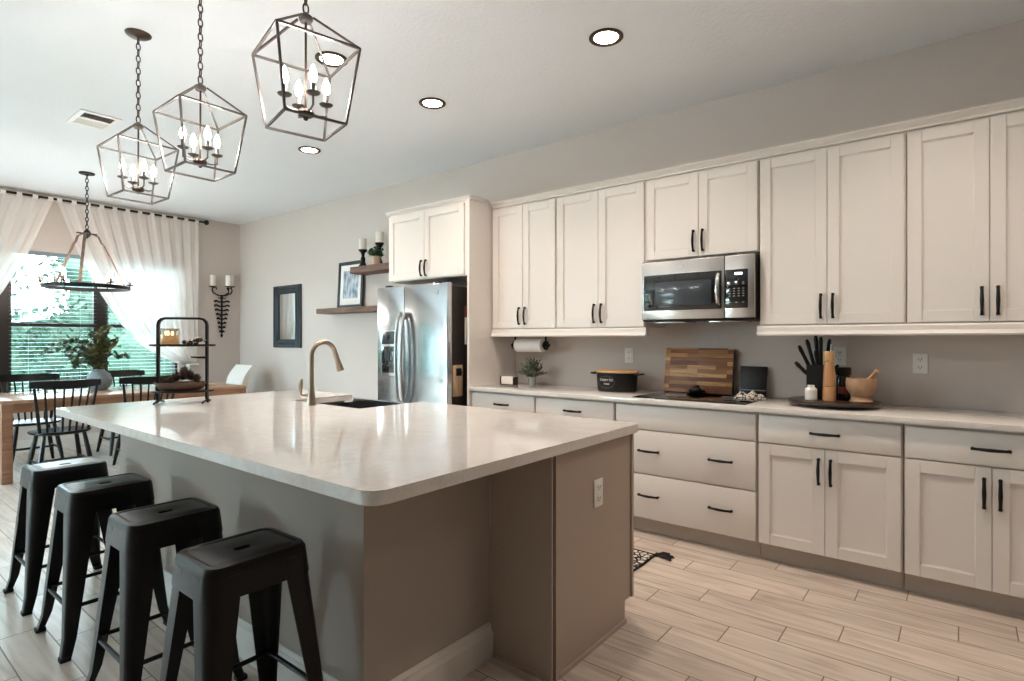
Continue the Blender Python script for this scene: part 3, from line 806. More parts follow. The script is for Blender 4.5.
# patterned mitt: a crumpled lump of cloth
mt = MB(); tb = bmesh.new(); bmesh.ops.create_icosphere(tb, subdivisions=4, radius=1)
for v in tb.verts:
    c = v.co.copy(); n = 1 + .12 * math.sin(7 * c.x + 3 * c.y) * math.cos(6 * c.y + 2 * c.z) + .06 * math.sin(17 * c.x + 5 * c.z)
    v.co = Vector((c.x * .095 * n, c.y * .055 * n * (1 + .3 * c.x), max(-.012, c.z * .034 * n * (1 + .35 * math.sin(9 * c.x)))))
mt.merge(tb)
o = mt.build('oven_mitt', M['mitt'], loc=(-1.095, -.21, CT + .012)); o.rotation_euler = (0, 0, .35)
tag(o, 'crumpled black and white patterned mitt at the right end of the cooktop', 'oven mitt')

# roaster
t = thing('enamel_roaster', (-2.075, -.215, CT), 'black oval enamel pot with wooden lid and white lettering', 'pot')
MB().lathe([(.135, 0), (.142, .006), (.150, .115), (.150, .128), (.154, .131), (.150, .133), (.145, .128), (.138, .01), (.0, .008)], 48, sy=.66).build('pot', M['bplast'], t)
MB().lathe([(.150, .133), (.156, .135), (.156, .146), (.150, .150), (.0, .151)], 48, sy=.68).build('lid', M['lidw'], t)
for s in (-1, 1):
    MB().tube([(s * .148, -.04, .122), (s * .185, -.035, .126), (s * .192, 0, .127), (s * .185, .035, .126), (s * .148, .04, .122)], .006, 8).build('handle', M['bplast'], t)
for body, sz, z in (('FARM TO', .024, .082), ('TABLE', .017, .055)):
    text_mesh('lettering', body, sz, M['white'], t, (-.03, -.1005, z), (PI / 2, 0, -.07))
MB().tube([(-.03 + .062 * math.cos(a), -.0995 + .0001 - .004 * math.cos(a), .068 + .042 * math.sin(a)) for a in [2 * PI * i / 40 for i in range(40)]], .0007, 4, closed=True).build('oval_outline', M['grey'], t)

t.scale = (1.12, 1.05, 1.08)
# herb plant
def potted(name, loc, potprof, m, lm, n, R, H, L, label, cat='plant'):
    t = thing(name, loc, label, cat)
    MB().lathe(potprof, 24).build('pot', m, t)
    lf = MB(); sm = MB(); top = potprof[-1][1]
    hp = max(z for _, z in potprof)
    for i in range(n):
        a = random.uniform(0, 2 * PI); el = random.uniform(.15, 1.45); rr = R * random.uniform(.55, 1)
        tip = Vector((math.cos(a) * math.cos(el) * rr, math.sin(a) * math.cos(el) * rr, hp + H * math.sin(el) * random.uniform(.6, 1)))
        b = Vector((0, 0, hp - .01)); sm.tube([b, (b + tip) / 2 + Vector((0, 0, .01)), tip], [.0018, .0015, .001], 4)
        for k in range(7):
            p = b.lerp(tip, .35 + .65 * k / 6); d = Vector((random.uniform(-1, 1), random.uniform(-1, 1), random.uniform(-.2, 1)))
            lf.leaf(p, d, (0, 0, 1), L * random.uniform(.7, 1.2), L * .6)
    sm.build('stems', M['stem'], t); lf.build('leaves', lm, t, smooth=False)
    return t
potted('potted_herb', (-2.90, -.20, CT), [(.030, 0), (.036, .07), (.040, .072), (.040, .078), (.034, .078), (.031, .06), (0, .06)], M['zinc'], M['leafg'], 80, .135, .165, .032, 'grey-green herb in a small zinc pot below the paper towels')
t = thing('napkin_holder', (-3.10, -.27, CT), 'small dark holder filled with white napkins beside the fridge panel', 'napkin holder')
MB().box(-.075, -.035, 0, .075, .035, .008, .002).box(-.075, -.035, 0, -.069, .035, .072, .002).box(.069, -.035, 0, .075, .035, .072, .002).build('tray', M['darkw'], t)
nb = MB()
for k in range(7): nb.box(-.065, -.03 + k * .0085, .009, .065, -.03 + k * .0085 + .0075, .068 + .006 * math.sin(k * 1.7), .002)
nb.build('napkins', M['paper'], t)
# paper towels
t = thing('paper_towel_holder', (-2.92, -.20, 1.262), 'black iron holder with a white paper towel roll under the upper cabinet', 'paper towel holder')
MB().tube([(-.185, 0, 0), (.185, 0, 0)], .007, 10).build('rod', M['iron'], t)
for s in (-1, 1):
    q = MB().tube([(s * .165, 0, 0), (s * .165, 0, .132)], .008, 8).tube([(s * .16, 0, 0), (s * .172, 0, 0)], .040, 20).ball((s * .195, 0, 0), .014)
    q.box(s * .165 - .02, -.03, .130, s * .165 + .02, .03, .1375, .002); q.build('bracket', M['iron'], t)
MB().loops([[(x, r * math.cos(a), r * math.sin(a)) for a in [2 * PI * j / 40 for j in range(40)]] for x, r in ((-.14, .02), (-.14, .057), (.14, .057), (.14, .02), (-.14, .02))], False, False).build('towel_roll', M['paper'], t)

# turntable and what stands on it
TX, TY = -.595, -.29
t = thing('lazy_susan', (TX, TY, CT), 'round dark wooden turntable at the back of the counter', 'turntable')
MB().lathe([(.13, 0), (.13, .014), (0, .015)], 40).build('base', M['bplast'], t)
MB().lathe([(.225, .016), (.242, .021), (.246, .031), (.240, .036), (.0, .036)], 56).build('tray', M['darkw'], t)
TZ = CT + .0365
t = thing('knife_block', (-.690, -.235, TZ), 'black knife block bristling with black-handled knives', 'knife block')
b = MB(); P = [(-.05, 0), (.05, 0), (.05, .11), (-.05, .17)]
b.loops([[(x, y, z) for y, z in P] for x in (-.045, .055)]); b.build('block', M['bplast'], t, smooth=False)
kn = [(-.03, .02, .16, -.10, -.05, .21), (-.035, -.02, .14, -.22, -.03, .14), (-.005, .0, .16, -.06, -.02, .24), (.005, .02, .16, -.02, 0, .26), (.02, -.01, .16, .0, 0, .25), (.035, .02, .15, .03, 0, .25), (.02, -.03, .13, -.03, -.03, .20), (.05, -.03, .12, .16, -.02, .14)]
for x, y, z, dx, dy, L_ in kn:
    d = Vector((dx, dy, .22)).normalized(); p = Vector((x, y, z - .03))
    e = p + d * (L_ * .72)
    MB().tube([p, p + d * .03, p + d * (L_ * .45), e - d * .02, e], [.006, .0105, .0095, .0115, .007], 8).build('knife_handle', M['bplast'], t)
t.scale = (1.1, 1.1, 1.22)
t = thing('pepper_mill', (-.607, -.345, TZ), 'tall light wooden pepper mill in front of the knife block', 'pepper mill')
MB().lathe([(.031, 0), (.032, .01), (.030, .055), (.0285, .057), (.0285, .060), (.030, .062), (.026, .14), (.023, .165), (.0, .166)], 28).build('body', M['millw'], t)
MB().lathe([(.020, .167), (.024, .172), (.0265, .205), (.026, .208), (.0, .209)], 28).build('top', M['lidw'], t)
MB().tube([(0.008, 0, .208), (.010, 0, .238)], [.004, .003], 8).build('pin', M['steelb'], t)
t.scale = (1.12, 1.12, 1.40)
t = thing('salt_jar', (-.700, -.365, TZ), 'little white ceramic jar at the left of the turntable', 'jar')
MB().lathe([(.026, 0), (.029, .004), (.029, .048), (.024, .055), (.017, .058), (.017, .068), (.0, .069)], 24).build('body', M['white'], t)
t.scale = (1.15, 1.15, 1.3)
t = thing('sauce_jar', (-.545, -.265, TZ), 'dark jar with a wide black lid between the mill and the mortar', 'jar')
MB().lathe([(.034, 0), (.036, .004), (.036, .10), (.030, .112), (.0, .113)], 28).build('jar_body', M['bglass'], t)
MB().lathe([(.037, .113), (.039, .116), (.039, .145), (.036, .149), (.0, .150)], 28).build('lid', M['bplast'], t)
MB().loops([[(.0366 * math.cos(a), .0366 * math.sin(a), z) for a in [-2.3 + 1.7 * i / 12 for i in range(13)]] for z in (.03, .062)], False, False).build('paper_label', M['red'], t)
t.scale = (1.05, 1.05, 1.32)
t = thing('mortar', (-.445, -.335, TZ), 'speckled brown wooden mortar bowl on a round foot', 'mortar')
MB().lathe([(.052, 0), (.056, .006), (.045, .018), (.038, .026), (.052, .036), (.070, .060), (.073, .085), (.070, .108), (.064, .108), (.066, .085), (.055, .05), (.0, .042)], 36).build('bowl', M['stoneware'], t)
t.scale = (1.08, 1.08, 1.28)
t = thing('pestle', (-.440, -.325, TZ + .066), 'brown wooden pestle leaning out of the mortar', 'pestle')
MB().tube([(-.02, 0, .0), (.0, .0, .03), (.025, 0, .062), (.055, 0, .098), (.068, 0, .113), (.075, 0, .120)], [.014, .013, .008, .009, .014, .009], 14).build('shaft', M['millw'], t)

# ================================================================== RUG
t = thing('kitchen_mat', (-2.02, -1.16, 0), 'black and white patterned mat on the floor behind the island', 'rug')
mm = MB(); mm.prism([(-.58, -.27), (.58, -.30), (.575, .24), (-.58, .27)], .001, .010, .003).build('weave', M['mat'], t)
MB().tube([(-.58, -.27, .007), (.58, -.30, .007), (.575, .24, .007), (-.58, .27, .007)], .008, 8, closed=True).build('border', M['dark'], t)
for cx, cy, an in ((.585, .245, .35), (.585, -.305, -.4), (-.585, .275, 2.8), (-.585, -.275, -2.8)):
    q = MB().ball((cx, cy, .012), .013)
    for k in range(16):
        a = an + random.uniform(-.75, .75); ll = random.uniform(.06, .11)
        q.tube([(cx, cy, .012), (cx + math.cos(a) * ll * .5, cy + math.sin(a) * ll * .5, .020), (cx + math.cos(a) * ll, cy + math.sin(a) * ll, .007)], [.006, .006, .005], 5)
    q.build('tassel', M['dark'], t)

# ================================================================== CEILING LIGHTS
def recessed(x, y, lb):
    t = thing('recessed_light', (x, y, CEIL), lb, 'ceiling light', 'recessed ceiling lights')
    MB().lathe([(.098, -.001), (.098, -.006), (.090, -.011), (.074, -.009), (.069, -.004), (.069, -.001)], 40).build('trim_ring', M['bronze'], t)
    MB().lathe([(.068, -.0042), (.05, -.0060), (0, -.0065)], 40).build('lens', M['lens'], t)
    l = bpy.data.lights.new('downlight', 'SPOT'); l.energy = 16; l.color = (1.0, .84, .70); l.spot_size = math.radians(128); l.spot_blend = .8; l.shadow_soft_size = .07
    o = bpy.data.objects.new('downlight', l); COL.objects.link(o); o.parent = t; o.location = (0, 0, -.02)
recessed(-1.592, -1.257, 'bronze-rimmed recessed light nearest the wall cabinets, closest to the camera')
recessed(-3.035, -1.25, 'middle recessed light of the row along the cabinets')
recessed(-4.665, -1.24, 'farthest small recessed light of the row, toward the dining end')
recessed(-3.047, -2.09, 'recessed light seen through the cage of the nearest lantern')
recessed(-0.10, -1.25, 'recessed light over the right end of the counter run')
recessed(1.40, -1.25, 'recessed light beyond the right end of the counter')
t = thing('ceiling_vent', (-5.37, -2.69, CEIL), 'white rectangular louvred air vent in the ceiling', 'vent')
MB().box(-.19, -.135, -.008, .19, -.10, 0, .002).box(-.19, .10, -.008, .19, .135, 0, .002).box(-.19, -.10, -.008, -.15, .10, 0).box(.15, -.10, -.008, .19, .10, 0).box(-.02, -.10, -.006, .02, .10, 0).build('frame', M['white'], t, smooth=False)
MB().box(-.15, -.10, -.003, .15, .10, 0).build('opening', M['bplast'], t, smooth=False)
lv = MB()
for k in range(5):
    for s in (-1, 1):
        x = s * (.035 + k * .024)
        lv.loops([[(x - .010, y, -.010 if s < 0 else -.003), (x + .010, y, -.003 if s < 0 else -.010), (x + .010, y, -.0015 if s < 0 else -.0085), (x - .010, y, -.0085 if s < 0 else -.0015)] for y in (-.10, .10)])
lv.build('louvres', M['white'], t, smooth=False)

def chain(mb, z0, z1, link=.042, r=.0032, hw=.010):
    n = max(1, round((z1 - z0) / (link * .80))); st = (z1 - z0) / n
    for i in range(n):
        zc = z0 + st * (i + .5); hh = st * .60
        P = []
        for k in range(16):
            a = 2 * PI * k / 16; u = math.cos(a) * hw; v = math.sin(a) * hh
            P.append((u, 0, zc + v) if i % 2 else (0, u, zc + v))
        mb.tube(P, r, 5, closed=True)
    return mb
def make_lantern(label, rot):
    t = thing('lantern_pendant', (0, 0, 0), label, 'pendant light', 'open cage lanterns over the island')
    A, B = .212 / math.sqrt(2), .158 / math.sqrt(2); ZT, ZB, ZA = 2.40 - CEIL, 2.12 - CEIL, 2.525 - CEIL
    T = [(A, A, ZT), (-A, A, ZT), (-A, -A, ZT), (A, -A, ZT)]; Bt = [(B, B, ZB), (-B, B, ZB), (-B, -B, ZB), (B, -B, ZB)]
    r = .0058
    fr = MB()
    for i in range(4):
        j = (i + 1) % 4
        fr.tube([T[i], T[j]], r, 4, sq=True).tube([Bt[i], Bt[j]], r, 4, sq=True).tube([T[i], Bt[i]], r, 4, sq=True)
        s = .022 / A
        fr.tube([(T[i][0] * s, T[i][1] * s, ZA), T[i]], r * .9, 4, sq=True)
    fr.lathe([(.0, ZA - .016), (.020, ZA - .014), (.026, ZA - .004), (.026, ZA + .006), (.016, ZA + .014), (.008, ZA + .022), (.0, ZA + .023)], 20)
    fr.build('cage', M['bronze2'], t, smooth=False)
    MB().tube([(0, 0, ZA), (0, 0, ZB + .055)], .0045, 8).lathe([(.0, ZB + .018), (.008, ZB + .022), (.010, ZB + .03), (.026, ZB + .036), (.032, ZB + .046), (.026, ZB + .058), (.0, ZB + .062)], 20).build('stem', M['bronze'], t)
    for k in range(4):
        a = PI / 4 + k * PI / 2 + PI / 4; c, s_ = math.cos(a), math.sin(a); R = .078
        zc = ZB + .095
        q = MB().tube([(c * .02, s_ * .02, ZB + .05), (c * .05, s_ * .05, ZB + .047), (c * R, s_ * R, ZB + .055), (c * R, s_ * R, zc)], .0038, 7)
        q.lathe([(.006, zc - .006), (.022, zc), (.026, zc + .005), (.024, zc + .006), (.0, zc + .002)], 18, c=(c * R, s_ * R, 0))
        arm = q.build('candle_arm', M['bronze2'], t)
        MB().lathe([(.0085, zc + .003), (.0085, zc + .042), (0, zc + .043)], 14, c=(c * R, s_ * R, 0)).build('candle_sleeve', M['bronze2'], arm)
        MB().lathe([(.006, zc + .043), (.013, zc + .055), (.0145, zc + .068), (.010, zc + .086), (.004, zc + .102), (0, zc + .108)], 14, c=(c * R, s_ * R, 0)).build('bulb', M['bulb'], arm)
    chain(MB(), ZA + .02, -.022).build('chain', M['bronze'], t)
    MB().lathe([(.0, -.026), (.012, -.024), (.050, -.016), (.064, -.006), (.066, -.001), (.0, -.001)], 32).build('canopy', M['bronze'], t)
    return t
lan = make_lantern('nearest open cage lantern, largest in view, over the near end of the island', 0)
lan.location = (-1.937, -2.945, CEIL); lan.rotation_euler = (0, 0, math.radians(-12.5))
again(lan, (-2.868, -2.935, CEIL), 'middle open cage lantern of the three above the island', 0.0)
again(lan, (-3.66, -2.94, CEIL), 'farthest open cage lantern, its round canopy on the ceiling in view', math.radians(2))

# dining chandelier
t = thing('ring_chandelier', (-7.135, -2.28, CEIL), 'iron ring chandelier on three wooden straps above the dining table', 'chandelier')
RZ = 1.842 - CEIL; R = .372
def ring(rr, z0, z1, th, n=64):
    P = [[(r_ * math.cos(2 * PI * j / n), r_ * math.sin(2 * PI * j / n), z) for j in range(n)] for r_, z in ((rr, z0), (rr, z1), (rr - th, z1), (rr - th, z0), (rr, z0))]
    return MB().loops(P, False, False)
ring(R, RZ - .004, RZ + .034, .012).build('ring', M['iron'], t)
va = math.atan(448.0 / 564.0)
HZ = 2.415 - CEIL
MB().lathe([(0, HZ - .055), (.022, HZ - .03), (.042, HZ), (.022, HZ + .035), (.008, HZ + .05), (0, HZ + .055)], 6).box(-.09, -.008, HZ - .005, .09, .008, HZ + .008).box(-.008, -.09, HZ - .005, .008, .09, HZ + .008).build('hub', M['iron'], t, smooth=False)
for d in (175, 58, -62):
    a = math.radians(d) + va; c, s = math.cos(a), math.sin(a)
    P = [(c * .045, s * .045, HZ + .0), (c * .10, s * .10, HZ - .02), (c * .125, s * .125, HZ - .08), (c * .15, s * .15, HZ - .11), (c * (R - .01), s * (R - .01), RZ + .03)]
    q = MB()
    sx, sy = -s * .013, c * .013
    q.loops([[(x + sx, y + sy, z), (x + sx + c * .006, y + sy + s * .006, z + .006), (x - sx + c * .006, y - sy + s * .006, z + .006), (x - sx, y - sy, z)] for x, y, z in P])
    q.build('strap', M['shelfw'], t, smooth=False)
for k in range(6):
    a = math.radians(38 + 60 * k) + va; c, s = math.cos(a) * R, math.sin(a) * R
    q = MB().tube([(c, s, RZ + .0), (c, s, RZ + .05)], .006, 8).lathe([(.006, RZ + .046), (.034, RZ + .054), (.036, RZ + .060), (.0, RZ + .056)], 18, c=(c, s, 0))
    cu = q.build('candle_cup', M['iron'], t)
    MB().lathe([(.011, RZ + .057), (.011, RZ + .105), (0, RZ + .106)], 14, c=(c, s, 0)).build('candle_sleeve', M['tablew'], cu)
    MB().lathe([(.007, RZ + .106), (.014, RZ + .120), (.016, RZ + .135), (.009, RZ + .16), (0, RZ + .178)], 14, c=(c, s, 0)).build('bulb', M['bulb2'], cu)
chain(MB(), HZ + .05, -.02, link=.05, r=.0045, hw=.012).build('chain', M['iron'], t)
MB().lathe([(.0, -.03), (.015, -.028), (.02, -.018), (.066, -.014), (.070, -.006), (.070, -.001), (0, -.001)], 32).build('canopy', M['iron'], t)

# ================================================================== CURTAINS
CX = WX + .105
RODZ = 3.0
for y0, y1, lb, nm in ((-4.25, -.55, 'long black curtain rod high over the dining windows', 1), (-7.9, -4.40, 'black curtain rod over the windows past the dining table', 2)):
    t = thing('curtain_rod', (CX, (y0 + y1) / 2, RODZ - .015), lb, 'curtain rod')
    hl = (y1 - y0) / 2
    MB().tube([(0, -hl, 0), (0, hl, 0)], .014, 12).build('pole', M['iron'], t)
    for s in (-1, 1): MB().ball((0, s * (hl + .02), 0), .036).build('finial', M['iron'], t)
    for yy in (-hl + .04, 0, hl - .06): MB().box(-.104, yy - .008, -.008, -.012, yy + .008, .008).box(-.1045, yy - .02, -.03, -.100, yy + .02, .03).build('bracket', M['iron'], t)
gz = [(2.955, 0.0), (2.40, .13), (1.87, .30), (1.50, .45), (1.24, .60), (1.075, .765), (.99, .89), (.955, 1.0)]
def gfun(z):
    for (z0, g0), (z1, g1) in zip(gz, gz[1:]):
        if z <= z0 and z >= z1: return g0 + (g1 - g0) * (z0 - z) / (z0 - z1)
    return 1.0 if z < .955 else 0.0
def curtain(ylead, yedge, ytie0, ytie1, label, ph):
    y_o = (ylead + yedge) / 2
    t = thing('sheer_curtain', (CX, y_o, RODZ), label, 'curtain', 'sheer tab-top curtains on the dining windows')
    NS, zs = 150, []
    for (z0, _), (z1, _) in zip(gz, gz[1:]):
        for k in range(6): zs.append(z0 + (z1 - z0) * k / 6)
    zs += [.955, .91, .85, .75, .6, .45, .3, .15, .03]
    mb = MB(); G = []
    for z in zs:
        row = []
        for i in range(NS + 1):
            s = i / NS
            yt = ylead + (yedge - ylead) * s; ye = ytie0 + (ytie1 - ytie0) * s
            g = gfun(z)
            y = yt + (ye - yt) * g
            below = max(0, (.955 - z))
            if below > 0:
                mid = (ytie0 + ytie1) / 2; y = mid + (ye - mid) * (1 + 1.2 * min(1, below / .3))
            w = abs((yedge - ylead) * (1 - g) + (ytie1 - ytie0) * g)
            am = min(.034, .012 + .030 * (1 - z / 3)) * (1 if z < 2.9 else .5)
            x = am * math.sin(2 * PI * (11.0 * s + ph) + .5 * math.sin(5 * s + z * .6)) +   .004 * math.sin(2 * PI * 29 * s + z)
            row.append(mb.bm.verts.new((x, y - y_o, z - RODZ)))
        G.append(row)
    for A, B in zip(G, G[1:]):
        for i in range(NS): mb.bm.faces.new((A[i], A[i + 1], B[i + 1], B[i]))
    mb.build('panel', M['sheer'], t, ang=80)
    W_ = abs(yedge - ylead); nt = int(W_ / .135)
    sg = 1 if yedge > ylead else -1
    for k in range(nt + 1):
        y = ylead - y_o + sg * (.022 + (W_ - .044) * k / nt); hw = .024
        MB().loops([[(x, yy, z) for yy in (y - hw, y + hw)] + [(x * .9, yy, z - .001 if z > 0 else z) for yy in (y + hw, y - hw)] for x, z in ((.018, -.047), (.0175, -.015), (.010, .0015), (-.010, .0015), (-.0175, -.015), (-.018, -.047))]).build('tab', M['linen'], t, smooth=False)
    ym = (ytie0 + ytie1) / 2 - y_o
    ww = abs(ytie1 - ytie0) / 2 + .015
    MB().tube([(.05 * math.cos(a), ym + ww * math.sin(a), .955 - RODZ + .012 * math.cos(a)) for a in [2 * PI * i / 24 for i in range(24)]], .012, 6, closed=True).build('tieback', M['linen'], t)
    return t
curtain(-2.235, -.64, -.78, -.66, 'long sheer white curtain swept to the right and tied beside the sconce wall', .1)
curtain(-2.275, -3.88, -3.74, -3.86, 'sheer white curtain at the left edge, swept away to the left', .35)

# ================================================================== DINING TABLE AND CHAIRS
t = thing('dining_table', (-7.275, -1.905, 0), 'long wooden dining table with square legs and a top paled for its sheen', 'table')
hx, hy = .535, 1.115
MB().box(-hx, -hy, .722, hx, hy, .757, .006).build('tabletop', M['tabletop'], t)
MB().box(-hx + .01, -hy + .02, .64, -hx + .035, hy - .02, .722).box(hx - .035, -hy + .02, .64, hx - .01, hy - .02, .722).box(-hx + .035, -hy + .02, .64, hx - .035, -hy + .045, .722).box(-hx + .035, hy - .045, .64, hx - .035, hy - .02, .722).build('apron', M['tablew'], t, smooth=False)
for sx in (-1, 1):
    for sy in (-1, 1):
        MB().box(min(sx * (hx - .005), sx * (hx - .085)), min(sy * (hy - .005), sy * (hy - .085)), 0, max(sx * (hx - .005), sx * (hx - .085)), max(sy * (hy - .005), sy * (hy - .085)), .722, .005).build('leg', M['tablew'], t)
def make_windsor(label):
    """faces +y in its own frame"""
    t = thing('windsor_chair', (0, 0, 0), label, 'chair', 'black spindle-back chairs at the dining table')
    st = MB(); N = 48
    def out(k, z, dz=0):
        P = []
        for j in range(N):
            a = 2 * PI * j / N; c, s = math.cos(a), math.sin(a)
            x = .235 * k * math.copysign(abs(c) ** .72, c); y = .215 * k * math.copysign(abs(s) ** .8, s)
            P.append((x * (1 + .06 * s), y, z))
        return P
    st.loops([out(.80, .425), out(.96, .432), out(1.0, .445), out(.98, .456), out(.90, .457), out(.62, .448), out(.25, .445), out(.02, .445)])
    st.build('seat', M['chairb'], t, ang=60)
    for sx in (-1, 1):
        for sy in (-1, 1):
            a = Vector((sx * .150, sy * .130, .435)); b = Vector((sx * .215, sy * .205, 0))
            MB().tube([a.lerp(b, u) for u in (0, .25, .5, .75, 1)], [.016, .019, .021, .018, .013], 10).build('leg', M['chairb'], t)
    s = MB()
    for sx in (-1, 1): s.tube([(sx * .188, -.168, .17), (sx * .188, 0, .17), (sx * .188, .168, .17)], [.009, .013, .009], 8)
    s.tube([(-.188, 0, .17), (0, 0, .17), (.188, 0, .17)], [.009, .013, .009], 8).build('stretcher', M['chairb'], t)
    def back(u, v):       # u -1..1 across, v 0 seat .. 1 crest
        y0 = -.175 + .045 * (u * u); y1 = -.275 + .075 * u * u
        return Vector((u * (.185 + .055 * v), y0 + (y1 - y0) * v, .452 + .42 * v))
    for k in range(8):
        u = -.98 + 1.96 * k / 7; ed = k in (0, 7)
        MB().tube([back(u, v) for v in (0, .35, .7, 1)], [.014, .015, .013, .011] if ed else [.0085, .0098, .009, .0075], 8).build('spindle', M['chairb'], t)
    cr = []
    for i in range(17):
        u = -1.12 + 2.24 * i / 16; p = back(u, 1.0); h = .074 * (1 - .28 * abs(u / 1.12) ** 3); th = .013
        lift = .012 * u * u
        cr.append([(p.x, p.y - th, p.z - .012 + lift), (p.x, p.y - th - .008, p.z - .012 + h + lift), (p.x, p.y - th + .008, p.z - .012 + h + .006 + lift), (p.x, p.y + th, p.z - .012 + lift)])
    MB().loops(cr).build('crest_rail', M['chairb'], t, ang=50)
    return t
ch = make_windsor('black spindle-back chair on the near side of the table, its blue-lit seat in view')
ch.location = (-6.70, -2.60, 0); ch.rotation_euler = (0, 0, PI / 2)
again(ch, (-6.70, -1.90, 0), 'black spindle-back chair on the near side, partly behind the tiered stand', PI / 2 - .04)
again(ch, (-7.64, -2.62, 0), 'black spindle-back chair across the table at the left edge, under the window', -PI / 2)
again(ch, (-7.70, -1.76, 0), 'black spindle-back chair across the table, right of the vase', -PI / 2 + .03)

# upholstered end chair
t = thing('parsons_chair', (-7.78, -.60, 0), 'white upholstered chair with a rolled back at the far end of the table', 'chair')
MB().box(-.24, -.25, .30, .24, .22, .47, .035, 4).build('seat', M['linen'], t)
bp = []
for k in range(15):
    u = k / 14
    z = .42 + .50 * u; y = .17 + .02 * u + (.10 * max(0, (u - .55) / .45) ** 2)
    bp.append((y, z))
prof = [(y - .035, z) for y, z in bp] + [(bp[-1][0] + .0, bp[-1][1] + .04), (bp[-1][0] + .05, bp[-1][1] + .025), (bp[-1][0] + .07, bp[-1][1] - .02)] + [(y + .04, z - .02) for y, z in reversed(bp[:-1])]
MB().loops([[(x * (1 if 0 < q < 3 else 1), y, z) for y, z in prof] for q, x in enumerate((-.235, -.225, .225, .235))]).build('backrest', M['linen'], t, ang=45)
for sx in (-1, 1):
    for sy in (-1, 1):
        MB().tube([(sx * .20, sy * .19, .30), (sx * .21, sy * .20, 0)], [.028, .018], 4, sq=True).build('leg', M['darkw'], t)

# vase of eucalyptus on the table
t = thing('vase', (-7.40, -2.10, .757), 'round speckled grey ceramic vase on the dining table', 'vase')
vs = MB().lathe([(.06, 0), (.10, .02), (.135, .08), (.138, .13), (.115, .19), (.07, .225), (.055, .235), (.058, .25), (.050, .25), (.048, .235), (.0, .2)], 36).build('body', M['ceramic'], t)
t.scale = (.88, .88, .92)
t = thing('eucalyptus_branches', (-7.40, -2.10, .757 + .20), 'leafy green and olive eucalyptus branches spraying out of the grey vase', 'branches')
st, l1, l2 = MB(), MB(), MB()
cr_, sr_ = math.cos(va), math.sin(va)
ends = [(-.52, -.15, .22, 0), (-.45, .1, .34, 0), (-.36, 0, .24, 0), (-.30, .15, .12, 0), (-.25, -.1, .36, 0), (-.16, .1, .26, 0), (-.10, 0, .42, 0), (-.42, .1, .16, 0), (-.34, -.2, .30, 0), (.02, .1, .50, 1), (.08, -.1, .44, 1), (.13, .1, .36, 1), (.05, 0, .30, 1), (.15, -.05, .25, 1), (.24, .1, .17, 0), (.0, -.15, .24, 1), (-.05, .2, .34, 1), (-.22, .1, .18, 0), (.10, .0, .50, 1), (-.28, 0, .05, 0), (-.13, -.2, .10, 0), (.20, 0, .30, 1), (-.18, .15, .40, 1), (-.02, 0, .40, 1)]
for px, py, pz, kind in ends:
    e = Vector((px * cr_ - py * sr_, px * sr_ + py * cr_, pz)); m1 = Vector((e.x * .3, e.y * .3, .10 + pz * .55))
    pts = [Vector((0, 0, -.05)).lerp(m1, u) * 1.0 for u in (0, .5)] + [m1.lerp(e, u) for u in (0, .33, .66, 1)]
    st.tube(pts, [.004, .0035, .003, .0025, .002, .001], 5)
    for k in range(34):
        u = .12 + .88 * k / 33; i = min(4, int(u * 5)); p = pts[i].lerp(pts[i + 1], u * 5 - i if i < 5 else 1)
        if p.z < .05: continue
        p = p + Vector((random.uniform(-.02, .02), random.uniform(-.02, .02), random.uniform(-.02, .02)))
        d = Vector((random.uniform(-1, 1), random.uniform(-1, 1), random.uniform(-.6, .9)))
        (l2 if kind and random.random() < .7 else l1).leaf(p, d, (random.uniform(-1, 1), random.uniform(-1, 1), 1), random.uniform(.042, .07), random.uniform(.032, .05))
st.build('stems', M['stem'], t); l1.build('leaves', M['leaf'], t, smooth=False); l2.build('olive_leaves', M['leaf2'], t, smooth=False)

# ================================================================== TIERED STAND ON THE ISLAND
SX, SY, SR = -3.815, -2.645, math.radians(52)
t = thing('tiered_stand', (SX, SY, .914), 'two-tier black iron serving stand with an arched handle on the island', 'serving stand', rotz=SR)
def flat(mb, P, w=.015, th=.0068):
    """flat bar following a path in the local xz plane, width along y"""
    L_ = []
    for i, p in enumerate(P):
        a = Vector(P[max(0, i - 1)]); b = Vector(P[min(len(P) - 1, i + 1)]); d = (b - a).normalized(); n = Vector((-d.z, 0, d.x)) * th
        p = Vector(p); L_.append([tuple(p + n + Vector((0, -w, 0))), tuple(p + n + Vector((0, w, 0))), tuple(p - n + Vector((0, w, 0))), tuple(p - n + Vector((0, -w, 0)))])
    return mb.loops(L_)
hw = .138
path = [(-hw - .012, 0, .006), (-hw - .004, 0, .012), (-hw, 0, .03), (-hw, 0, .49)] + [(-hw + .04 - .04 * math.cos(a), 0, .49 + .04 * math.sin(a)) for a in (PI / 6, PI / 3, PI / 2)] + [(hw - .04 + .04 * math.sin(a), 0, .49 + .04 * math.cos(a)) for a in (0, PI / 6, PI / 3, PI / 2)] + [(hw, 0, .03), (hw + .004, 0, .012), (hw + .012, 0, .006)]
flat(MB(), path).build('frame', M['iron'], t, smooth=False)
for s in (-1, 1):
    MB().tube([(s * (hw - .004), -.085, .006), (s * (hw - .002), -.05, .012), (s * hw, 0, .022), (s * (hw - .002), .05, .012), (s * (hw - .004), .085, .006)], .006, 6).build('foot', M['iron'], t)
MB().lathe([(.175, 0), (.187, .003), (.187, .0135), (.181, .0135), (.0, .012)], 48, c=(0, 0, .355), sy=.62).build('upper_tray', M['iron'], t)
MB().lathe([(.165, 0), (.177, .003), (.177, .010), (.0, .009)], 48, c=(0, 0, .070), sy=.62).build('lower_tray', M['iron'], t)
